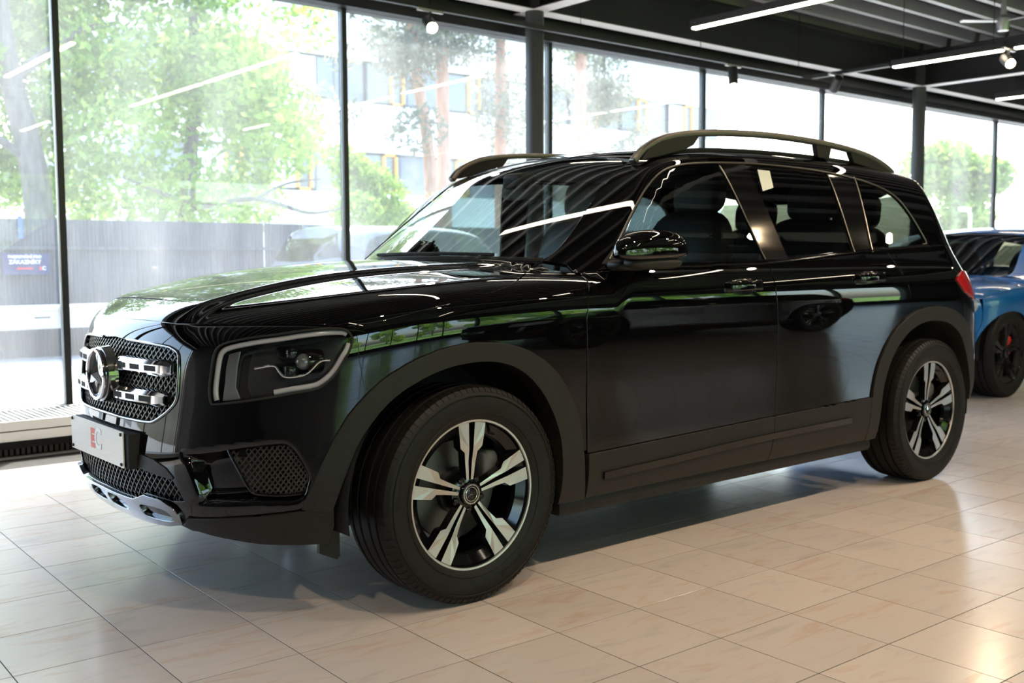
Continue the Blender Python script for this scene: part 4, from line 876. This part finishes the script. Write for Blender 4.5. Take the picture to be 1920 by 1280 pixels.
# ---- lower bumper
lsym = sym(low_half); lb = panel('lower_grille_backing', G_FASCIA, lsym, DARK, suv, h=.03, off=-.07, depth=0, gap=-.004)[0]
lattice('lower_grille_mesh', G_FASCIA, lsym, MESHM, lb, .0190, -.014, wd=.0020, dp=.012, ang=47)
sk = np.array([(-.85,0,.352),(-.845,-.12,.351),(-.84,-.235,.351),(-.835,-.275,.364),(-.83,-.305,.375),(-.81,-.39,.370),(-.79,-.43,.352),(-.775,-.447,.325),(-.765,-.437,.296),(-.775,-.36,.280),(-.79,-.27,.275),(-.81,-.13,.270),(-.81,0,.268)])
def rr_slot(y0, y1, z0, z1): return FRONT.to3(cr([(y0+.015,z0),(y1-.02,z0),(y1,(z0+z1)/2),(y1-.012,z1),(y0+.03,z1),(y0,(z0+z1)/2)], 3, True))
slots = [rr_slot(-.41,-.26,.303,.340), rr_slot(-.155,.155,.300,.340)]; slots = [slots[0], mirror_y(slots[0])[::-1]]+[rr_slot(-.165,-.02,.303,.340), mirror_y(rr_slot(-.165,-.02,.303,.340))[::-1]]
panel('skid_plate', G_FASCIA, sym(sk), DCHROME, suv, holes=slots, h=.015, off=.012, depth=.022)
panel('skid_backing', G_FASCIA, sym(sk), DARK, suv, h=.05, off=-.02, depth=0)
for s in (1, -1):
    panel('intake_trim', G_FASCIA, TRA['trimbar'], CLAD, suv, h=.015, off=.004, depth=.02, sides=(s,))
    ib = panel('side_intake', G_FASCIA, ink, DARK, suv, h=.03, off=-.038, depth=0, gap=.004, sides=(s,))[0]
    p2 = G_FASCIA.to2(ink)
    lattice('side_intake_mesh', G_FASCIA, ink, MESHM, ib, .0185, -.016, wd=.0023, dp=.007, sides=(s,), ang=42)
    surf_tube(ink, -.012, .0045, 'intake_rim', PIANO, ib, (s,), n=6, closed=True, k=1)
    for k in ('sensor1', 'sensor2'):
        c = TRA[k][0]; N = Fgrad(c[None])[0]; base = c+N*(-.018 if k == 'sensor1' else -.002)
        mb = MB(); mb.tube([Vector((base-N*.01)*[1, s, 1]), Vector((base+N*.004)*[1, s, 1])], .0115, 20); mb.tube([Vector((base+N*.004)*[1, s, 1]), Vector((base+N*.006)*[1, s, 1])], .009, 20); mb.obj('parking_sensor', PIANO, suv, smooth=True, angle=30)
# ---- number plate
PLATE = noise_mat('brushed_plate', (.60, .59, .57), (.66, .65, .63), 8, .38, stretch=(1, 1, 60)); PLATE.node_tree.nodes['Principled BSDF'].inputs['Metallic'].default_value = .3
RED = bsdf('red_print', (.75, .10, .08), .4); WHITE = bsdf('white_print', (.9, .9, .9), .4)
mb = MB().box((-.868, -.262, .447), (-.835, .262, .470)).box((-.868, -.275, .450), (-.80, .275, .560)); holder = mb.obj('plate_holder', DARK, suv, bevel=.006, smooth=True)
pl = MB().box((-.876, -.250, .452), (-.872, .250, .566)).obj('number_plate', PLATE, holder)
me = text_mesh('C', .098, WHITE, .0006, bold=.0022); place_text('plate_lettering', me, pl, (-.8767, -.022, .513), (0, -1, 0), (0, 0, 1))
mb = MB().box((-.8764, .008, .480), (-.8758, .050, .546), 0); mb.obj('plate_emblem', RED, pl)
for z in (.500, .513, .526): MB().box((-.8768, .008, z-.0022), (-.8763, .034, z+.0022)).obj('emblem_stripe', PLATE, pl) if z != .513 else None
for y in (-.235, .235):
    for z in (.462, .556): MB().tube([(-.8765, y, z), (-.8795, y, z)], .0055, 12).obj('plate_screw', DARK, pl, smooth=True, angle=40)
# ---- wheels
WM = make_wheel_meshes(SATIN, PIANO)
for xw in (0, 2.829):
    for s in (-1, 1): put_wheel(WM, suv, xw, s*.795, s)
# ---- paper sticker inside the rear side window
st = TRA['sticker']; N = Fgrad(st); q = st+N*.0005; mb = MB(); mb.add(np.concatenate([q, q-N*.0008]), [(0,1,2,3),(4,7,6,5),(0,4,5,1),(1,5,6,2),(2,6,7,3),(3,7,4,0)])
mb.obj('window_sticker', bsdf('sticker_paper', (.82, .82, .78), .6), suv)
# ================================================================= outside
ASPH = noise_mat('asphalt', (.30, .30, .30), (.38, .37, .36), 14, .9, bump=.3, bscale=200)
tag(MB().box((-30, WY+.1, -.14), (70, 60, -.02)).obj('ground', ASPH), 'pale grey asphalt yard outside the glass', kind='structure')
tag(MB().box((-30, -40, -.14), (70, RY0-.15, -.02)).obj('ground_2', noise_mat('lawn', (.14, .28, .04), (.24, .40, .07), 9, .9)), kind='structure')
FENM = noise_mat('fence_board', (.075, .08, .095), (.11, .115, .13), 3, .7, stretch=(8, 8, .7))
FY = 9.4
fn = empty('fence', (8, FY, 0)); tag(fn, 'grey ribbed metal fence across the yard, behind the parking sign', 'fence')
pp = []
for k in range(58): a = k*.045-1.3; pp += [(a, 0), (a+.014, -.014), (a+.028, -.014), (a+.042, 0)]
mbp = MB(); n_ = len(pp); mbp.add([(x, y, 0) for x, y in pp]+[(x, y, 1.61) for x, y in pp]+[(x, y+.006, 0) for x, y in pp]+[(x, y+.006, 1.61) for x, y in pp], [(q, q+1, n_+q+1, n_+q) for q in range(n_-1)]+[(2*n_+q, 3*n_+q, 3*n_+q+1, 2*n_+q+1) for q in range(n_-1)]+[(n_+q, n_+q+1, 3*n_+q+1, 3*n_+q) for q in range(n_-1)])
sheet = mbp.mesh('ribbed_panel', FENM, fix=False)
for i in range(7): link('ribbed_panel', sheet, fn, (-7.5+i*2.62, 0, -.02))
MB().box((-8.9, -.035, 1.235), (10, -.012, 1.275)).obj('rail', FENM, fn); MB().box((-8.9, .03, .30), (10, .07, .36)).obj('rail', FENM, fn)
for x in np.arange(-8.8, 10.1, 2.6): MB().box((x-.04, .03, -.1), (x+.04, .09, 1.58)).obj('post', FENM, fn)
CONC = noise_mat('pale_concrete', (.62, .60, .57), (.72, .70, .67), 6, .85)
bw = empty('barrier_beam', (5, FY-.32, 0)); tag(bw, 'long pale concrete barrier beam in front of the fence', 'barrier')
MB().box((-12, -.06, .33), (12, .06, .58)).box((-12, -.10, .55), (12, .10, .60)).obj('beam', CONC, bw, bevel=.01)
for x in np.arange(-11, 12, 2.2): MB().box((x-.12, -.05, -.02), (x+.12, .06, .34)).obj('foot', CONC, bw)
mb = MB()
for x in np.arange(-10.2, 12, 1.1): mb.box((x, -.064, .455), (x+.17, -.055, .468))
mb.obj('slots', DARK, bw)
# parking sign
SB = bsdf('sign_blue', (.035, .045, .13), .5); SW = bsdf('sign_white', (.95, .95, .95), .5); SR = bsdf('sign_red', (.8, .06, .06), .5)
sg = MB().box((1.165, FY-.075, .945), (1.675, FY-.04, 1.192)).obj('parking_sign', SB); tag(sg, 'dark blue customer parking sign with white words and red arrow on fence', 'sign')
for s_, sz, x, z, mt in (('PARKOVÁNÍ PRO', .046, 1.405, 1.150, SW), ('ZÁKAZNÍKY', .062, 1.405, 1.090, SW), ('C', .058, 1.610, 1.018, SW)):
    place_text('sign_lettering', text_mesh(s_, sz, mt, .001, bold=.0016), sg, (x, FY-.0765, z), (1, 0, 0), (0, 0, 1))
MB().box((1.560, FY-.078, .998), (1.585, FY-.074, 1.038)).obj('sign_emblem', SR, sg)
MB().prism([(1.31,1.018),(1.335,1.036),(1.335,1.026),(1.465,1.026),(1.465,1.036),(1.49,1.018),(1.465,1.0),(1.465,1.010),(1.335,1.010),(1.335,1.0)], FY-.079, FY-.074, 'xz').obj('sign_arrow', SR, sg)
# blue ribbons on the fence
for i, (x, z, lb) in enumerate(((1.38, 1.50, 'narrow blue strip hanging on fence above the parking sign'), (5.05, 1.44, 'narrow blue strip on fence beside the parked car'))):
    tag(MB().box((x-.025, FY-.04, z-.14), (x+.025, FY-.03, z+.12)).obj('fence_banner', bsdf('banner_blue', (.10, .16, .55), .6)), lb, 'banner')
# ---- trees
random.seed(5); rng = np.random.default_rng(7)
def leaf_mat(name, c1, c2, c3):
    mt = bpy.data.materials.new(name); mt.use_nodes = True; t = mt.node_tree; t.nodes.clear(); out = nd(mt, 'ShaderNodeOutputMaterial')
    geo = nd(mt, 'ShaderNodeNewGeometry'); rp = nd(mt, 'ShaderNodeValToRGB'); lk(mt, geo.outputs['Random Per Island'], rp.inputs[0])
    rp.color_ramp.elements[0].color = (*c1, 1); rp.color_ramp.elements[1].color = (*c3, 1); e = rp.color_ramp.elements.new(.5); e.color = (*c2, 1)
    d = nd(mt, 'ShaderNodeBsdfDiffuse'); tl = nd(mt, 'ShaderNodeBsdfTranslucent'); m_ = nd(mt, 'ShaderNodeMixShader'); m_.inputs[0].default_value = .5
    lk(mt, rp.outputs[0], d.inputs[0]); lk(mt, rp.outputs[0], tl.inputs[0]); lk(mt, d.outputs[0], m_.inputs[1]); lk(mt, tl.outputs[0], m_.inputs[2]); lk(mt, m_.outputs[0], out.inputs[0]); return mt
LEAF = leaf_mat('broad_leaf', (.13, .26, .05), (.25, .40, .08), (.42, .52, .13)); NEED = leaf_mat('pine_needle', (.15, .16, .12), (.20, .21, .16), (.26, .26, .20))
LAWNL = leaf_mat('hedge_leaf', (.30, .48, .06), (.42, .60, .10), (.55, .68, .16))
BARK = noise_mat('grey_bark', (.10, .09, .08), (.18, .16, .14), 12, .9, bump=.5, stretch=(1, 1, .25)); PBARK = noise_mat('red_pine_bark', (.42, .20, .13), (.55, .31, .22), 9, .9, bump=.5, stretch=(1, 1, .3))
def foliage(blobs, n, size, asp=.5):
    """n little pointed leaves gathered round blob centres (x, y, z, rx, ry, rz)"""
    B = np.array(blobs, float); wts = B[:, 3]*B[:, 4]*B[:, 5]; idx = rng.choice(len(B), n, p=wts/wts.sum()); b_ = B[idx]
    d = rng.normal(size=(n, 3)); d /= np.linalg.norm(d, axis=1, keepdims=True); r = rng.uniform(.15, 1, n)**.45
    P = b_[:, :3]+d*r[:, None]*b_[:, 3:]; a = rng.normal(size=(n, 3)); a /= np.linalg.norm(a, axis=1, keepdims=True); c = np.cross(a, rng.normal(size=(n, 3))); c /= np.linalg.norm(c, axis=1, keepdims=True)
    s = size*rng.uniform(.6, 1.35, n)[:, None]; V = np.stack([P-a*s, P+c*s*asp, P+a*s, P-c*s*asp], 1).reshape(-1, 3); Fc = np.arange(4*n).reshape(-1, 4); return V, Fc
def tree(name, label, base, trunk, blobs, n, size, leaf, bark, cat='tree', grp=None, limbs=(), asp=.5):
    o = empty(name, base); tag(o, label, cat, grp); bs = np.array(base)
    for q, (pts, r0, r1) in enumerate([trunk]+list(limbs)):
        P = cr([np.array(p)-bs for p in pts], 6); mb = MB(); mb.tube([Vector(p) for p in P], 1, 10, rad=list(np.linspace(r0, r1, len(P)))); mb.obj('trunk' if q == 0 else 'branch', bark, o, smooth=True)
    V, Fc = foliage([(b_[0]-bs[0], b_[1]-bs[1], b_[2]-bs[2], *b_[3:]) for b_ in blobs], n, size, asp)
    f = link('foliage', mkmesh('foliage', V, Fc, leaf, smooth=False), o); tag(f, kind='stuff'); return o
def blobs_in(x0, x1, y0, y1, z0, z1, k, r0, r1): return [(rng.uniform(x0, x1), rng.uniform(y0, y1), rng.uniform(z0, z1), *(rng.uniform(r0, r1)*np.array([1, 1, .75]))) for _ in range(k)]
tree('broadleaf_tree', 'large light green tree with leaning grey trunk at far left behind fence', (2.5, 12.2, -.02), ([(2.45,12.2,-.02),(2.4,12.2,1.6),(2.3,12.2,2.6),(2.05,12.2,3.8),(1.9,12.2,5.2)], .24, .13),
     blobs_in(.2, 3.0, 11.5, 14, 2.0, 6.5, 22, .55, .95), 15000, .075, LEAF, BARK, limbs=[([(2.3,12.2,2.5),(1.6,12.1,2.9),(.8,12.1,3.0)], .07, .03), ([(2.1,12.2,3.6),(2.9,12.1,4.3),(3.6,12.3,4.6)], .08, .03)])
tree('broadleaf_tree', 'wide leafy green tree filling the second pane above the fence', (4.7, 12.6, -.02), ([(4.7,12.6,-.02),(4.7,12.6,2.0),(4.9,12.6,3.6),(4.9,12.6,5.0)], .16, .07),
     blobs_in(3.0, 6.6, 11.6, 14.2, 1.9, 5.4, 34, .5, .95)+blobs_in(2.6, 5.8, 11.6, 14.2, 4.8, 7.2, 16, .6, 1.0), 27000, .075, LEAF, BARK, limbs=[([(4.7,12.5,1.9),(5.4,11.6,2.05),(6.2,11.4,1.85),(6.9,11.5,1.95)], .05, .02), ([(4.7,12.5,2.0),(4.0,11.8,2.1),(3.4,11.7,2.3)], .05, .02), ([(5.4,11.6,2.05),(5.9,11.5,2.3),(6.5,11.5,2.4)], .03, .012)])
tree('shrub', 'light green bush behind the fence next to the second upright', (8.6, 13.6, -.02), ([(8.6,13.6,-.02),(8.6,13.6,1.5),(8.7,13.6,2.4)], .06, .02), blobs_in(8.0, 9.4, 13.2, 14.4, 1.4, 3.1, 12, .35, .6), 5000, .07, LEAF, BARK, cat='bush')
def pine(label, x, y, top, pts, r, bl, n): tree('pine_tree', label, (x, y, -.02), (pts, r, r*.55), bl, n, .10, NEED, PBARK, grp='pine trees before the building', asp=.22)
pine('slender pine with a bent reddish trunk, left of the thicker pine', 10.45, 14, 9, [(10.5,14,-.02),(10.45,14,2.6),(10.35,14,3.6),(10.1,14,5.0),(10.0,14,6.6)], .15, blobs_in(8.0, 10.2, 13.4, 15, 3.6, 7.0, 17, .35, .7), 4200)
pine('thick pine with straight reddish trunk between two thinner pines', 10.85, 14.2, 9, [(10.95,14.2,-.02),(10.92,14.2,3.0),(10.9,14.2,6.0),(10.85,14.2,9.0)], .17, blobs_in(9.8, 12.0, 13.6, 15.2, 5.0, 8.2, 16, .4, .8), 3600)
pine('pine with reddish trunk just left of the round column', 12.3, 14, 9, [(12.3,14,-.02),(12.28,14,3.0),(12.3,14,6.0),(12.3,14,9.0)], .15, blobs_in(11.5, 13.3, 13.4, 15, 3.2, 7.5, 16, .35, .75), 3800)
pine('pine with pale trunk seen right of the round column', 14.6, 14, 9, [(14.6,14,-.02),(14.6,14,3.0),(14.65,14,6.0),(14.6,14,9.0)], .17, blobs_in(13.8, 17.2, 13.4, 15.4, 2.4, 6.8, 26, .4, .9), 7000)
tree('broadleaf_tree', 'yellow-green tree beyond the glass at the far right', (25.2, 10.5, -.02), ([(25.2,10.5,-.02),(25.2,10.5,2),(25.3,10.5,3.6)], .15, .06), blobs_in(24.3, 26.2, 9.9, 11.2, .9, 3.8, 20, .45, .8), 9000, .11, LEAF, BARK)
for i, (x, y) in enumerate(((-8,-19), (-.3,-19), (7.4,-19), (15.1,-19), (22.8,-19))):
    tree('broadleaf_tree', 'green tree on the lawn behind the photographer, %s along the row' % ('first', 'second', 'third', 'fourth', 'fifth')[i], (x, y, -.02), ([(x,y,-.02),(x,y,2.5),(x,y,4)], .15, .06), blobs_in(x-2.6, x+2.6, y-1.5, y+1.5, .8, 5.5, 20, .8, 1.2), 8000, .18, LAWNL, BARK, grp='trees behind the photographer')
# street lamp
lp = empty('street_lamp', (22.95, 9.0, -.02)); tag(lp, 'small white street lamp before the yellow-green tree', 'lamp post')
LPM = bsdf('lamp_white', (.85, .85, .85), .4); MB().tube([(0,0,0),(0,0,2.15),(-.06,0,2.22)], .04, 10).obj('pole', LPM, lp, smooth=True); MB().add(*sbox((-.28, 0, 2.27), (.26, .06, .05), .6)).obj('lamp_head', LPM, lp, smooth=True)
# ---- office building
BW = noise_mat('white_render', (.80, .79, .76), (.86, .85, .82), 1.5, .9); BG = noise_mat('grey_panel', (.22, .23, .27), (.28, .29, .33), 2, .7); ORA = bsdf('orange_frame', (.85, .36, .06), .5); BLIND = bsdf('white_blind', (.8, .83, .84), .6)
BGL = bsdf('building_glass', (.10, .13, .15), .06, spec=.8)
BY = 28
bd = empty('office_building', (22, BY, 0)); tag(bd, 'long white office building with grey window bands and orange window frames', 'building')
def bb(nm, x0, x1, z0, z1, y0, y1, mt, par=None): return MB().box((x0-22, y0, z0), (x1-22, y1, z1)).obj(nm, mt, par or bd)
BX0, BX1 = 9.5, 37
bb('wall', BX0, BX1, -.02, 3.42, 0, 10, BW); bb('wall', BX0, BX1, 4.86, 6.52, 0, 10, BW); bb('wall', BX0, BX1, 8.0, 10.2, 0, 10, BW); bb('band', BX0, BX1, 3.42, 4.86, .25, 10, BG); bb('band', BX0, BX1, 6.52, 8.0, .25, 10, BG)
rs = random.Random(3)
for zi, (z0, z1) in enumerate(((3.42, 4.86), (6.52, 8.0))):
    x = 10.0
    pat = [14.75, 17.75, 21.2, 24.2, 27.4, 30.4, 33.4] if zi else [11.5, 14.0, 17.4, 20.6, 23.6, 26.6, 29.6, 32.6]
    for j, x in enumerate(pat):
        f = bb('window', x, x+1.75, z0+.04, z1-.04, .10, .26, FRAMEM)
        bb('pane', x+.06, x+1.02, z0+.10, z1-.10, .07, .11, BLIND if (j+zi) % 3 == 1 or j == 0 else BGL, f); bb('pane', x+1.08, x+1.69, z0+.10, z1-.10, .07, .11, BGL, f)
        if not (zi == 1 and j == 0):
            fx_ = x+.95; mb = MB()
            for a in ((fx_, fx_+.09, z0+.02, z1-.02), (fx_+.50, fx_+.59, z0+.02, z1-.02), (fx_, fx_+.59, z0+.02, z0+.11), (fx_, fx_+.59, z1-.11, z1-.02)): mb.box((a[0]-22, -.04, a[2]), (a[1]-22, .08, a[3]))
            mb.obj('orange_frame', ORA, f)
# ---- simpler cars: the blue coupe in the hall, the parked car outside, the car behind the photographer
def simple_car_meshes(zs):
    tmp = empty('simple_car_source'); P_ = bsdf('tmp', (1, 1, 1)); parts = []
    def pn(nm, *a, **k): parts.extend([(nm, o) for o in panel(nm, *a, zs=zs, **k)])
    A0 = [(.46,.22),(.44,.40),(.40,.55),(.30,.68),(.16,.76),(.0,.785),(-.16,.76),(-.30,.68),(-.40,.55),(-.45,.40),(-.47,.30)]; A1 = [(x+2.829, z) for x, z in A0]
    sd = np.concatenate([[(-.36,.905)], cr([(-.24,.93),(-.07,.96),(.17,1.01),(.36,1.05),(.50,1.075)], 3), [(.60,1.055),(1.0,1.062),(1.6,1.075),(2.2,1.115),(2.9,1.15),(3.1,1.15),(3.2,.95),(3.3,.75),(3.33,.5),(3.30,.28)], cr(A1[::-1], 3)[1:], cr(A0, 3), [(-.40,.60),(-.36,.70)]])
    G_S = Gno((1.4, .9, .6), (0, -1, 0), 1.8)
    pn('body_side', SIDE, sd, P_, tmp, two_d=True, h=.05, sides=FULL)
    fh = np.concatenate([hgc[:i392+1], Sl([(-.37,.80),(-.37,.70),(-.41,.60),(-.45,.45),(-.47,.30)]), [(-.60,-.66,.23),(-.76,-.40,.22),(-.78,0,.22)]]); fh[0][1] = 0
    pn('front_bumper', G_FASCIA, sym(fh), P_, tmp, h=.04); pn('hood', G_HOOD, sym(np.concatenate([hgc[:-1], rear_edge])), P_, tmp, h=.04)
    pn('window_frame', G_UP, fr_out, P_, tmp, holes=[dlo], h=.04, sides=FULL); pn('side_window', SIDE, dl2, P_, tmp, two_d=True, h=.08, off=-.004, depth=0, gap=-.002, sides=FULL)
    pn('windscreen', G_WS, sym(ws_half), P_, tmp, h=.06, off=-.004, depth=0, gap=0); pn('roof', G_RF, sym(rf), P_, tmp, h=.06)
    rp2 = [(3.47,0,1.16),(3.42,-.5,1.16),(3.08,-.84,1.15),(3.18,-.86,.95),(3.28,-.87,.75),(3.31,-.87,.5),(3.28,-.84,.28),(3.6,-.4,.27),(3.62,0,.27)]
    pn('tailgate', G_REAR, sym(rp2), P_, tmp, h=.08); pn('rear_window', G_REAR, sym([(3.22,0,1.455),(3.2,-.4,1.455),(3.12,-.62,1.43),(3.16,-.74,1.30),(3.13,-.81,1.17),(3.42,-.5,1.17),(3.47,0,1.17)]), P_, tmp, h=.08, depth=0)
    pn('headlight', G_FASCIA, hl, P_, tmp, h=.04, off=.004, sides=FULL); pn('radiator_grille', G_FASCIA, sym(gr_c), P_, tmp, h=.06, off=.004); pn('lower_intake', G_FASCIA, sym(low_half), P_, tmp, h=.06, off=.004)
    pn('tail_light', Gno((2.75, 0, .85), (.6, -1, 0), 1.), [S(3.02,.985), S(3.10,1.025), (3.27,-.83,1.01), (3.36,-.78,.95), (3.36,-.80,.88), (3.25,-.87,.875), S(3.10,.925)], P_, tmp, h=.03, off=.009, sides=FULL)
    meshes = [(nm, o.data) for nm, o in parts]
    for nm, o in parts: bpy.data.objects.remove(o)
    bpy.data.objects.remove(tmp); return meshes
SMC = {}
def simple_car(label, loc, rz, zs, paint, glass, wheels, caliper=None, zc=.345, rim_scale=1., grp=None):
    if zs not in SMC: SMC[zs] = simple_car_meshes(zs)
    c = empty('car', loc, rz); tag(c, label, 'car', grp)
    mm = {'side_window': glass, 'windscreen': glass, 'rear_window': GLASSR, 'headlight': DRL, 'radiator_grille': DARK, 'lower_intake': DARK, 'tail_light': REDL}
    for nm, me in SMC[zs]:
        m2 = me.copy(); m2.materials.clear(); m2.materials.append(mm.get(nm, paint)); link(nm, m2, c)
    MB().box((-.70, -.50, .16), (3.4, .50, .60*zs)).box((.48, -.82, .16), (2.34, .82, .45)).box((-.62, -.48, .4), (.4, .48, .84*zs)).obj('underbody', DARK, c)
    for xw in (0, 2.829):
        for s in (-1, 1):
            mb = MB(); mb.lathe([(.40, s*.50), (.40, s*.855)], 32, c=(xw, 0, .345), a0=-.1, a1=math.pi+.1); V = [(xw+.40*math.cos(a), s*.50, .345+.40*math.sin(a)) for a in np.linspace(-.1, math.pi+.1, 20)]; mb.add(V, [tuple(range(20))]); mb.obj('wheel_housing', DARK, c, smooth=True)
            w_ = put_wheel(wheels, c, xw, s*.795, s, detail=False, zc=zc)
            if caliper: MB().add(*sbox((.118, -.022, .055), (.036, .036, .075), .5)).obj('brake_caliper', caliper, w_, smooth=True)
    for s in (-1, 1):
        mb = MB(); mb.add(*sbox((1.30, s*.37, .62*zs), (.26, .23, .12), .5)); st_ = mb.obj('seat', SEATM, c, smooth=True); MB().add(*sbox((1.58, s*.37, .95*zs), (.09, .23, .36), .55, shear=.2)).obj('backrest', SEATM, st_, smooth=True); MB().add(*sbox((1.68, s*.37, 1.33*zs), (.05, .13, .09), .55)).obj('headrest', SEATM, st_, smooth=True)
        MB().add(*sbox((.70, s*.96, 1.09*zs), (.08, .11, .055), .6)).obj('door_mirror', paint, c, smooth=True)
    MB().add(*sbox((.72, 0, .88*zs), (.24, .72, .14), .4)).obj('dashboard', MATS['dash_plastic'], c, smooth=True)
    return c
BLUE = bsdf('blue_paint', (.006, .16, .52), .25, spec=.5, coat=1., coat_r=.02)
RCAL = bsdf('caliper_red', (.6, .02, .015), .35)
WB = make_wheel_meshes(PIANO, DARK, cap_star=False)
simple_car('bright blue car with black wheels and red brake calipers behind the black car', (6.19, 1.17, 0), 0, .86, BLUE, GLASSR, WB, RCAL)
SILV = bsdf('silver_blue_paint', (.07, .09, .15), .3, metal=.2, coat=1., coat_r=.03)
simple_car('grey-blue car parked outside beyond the glass, in front of the fence', (7.5, 8.05, -.02), math.pi, .98, SILV, GLASSF, WM)
GREY = bsdf('light_grey_paint', (.45, .46, .48), .3, coat=1., coat_r=.03)
simple_car('light grey car standing behind the photographer', (7.2, -7.4, 0), 0, .86, GREY, GLASSF, WB)
simple_car('black car standing in the hall to the right of the photographer', (3.9, -5.1, 0), 0, .86, PAINT, GLASSF, WB)
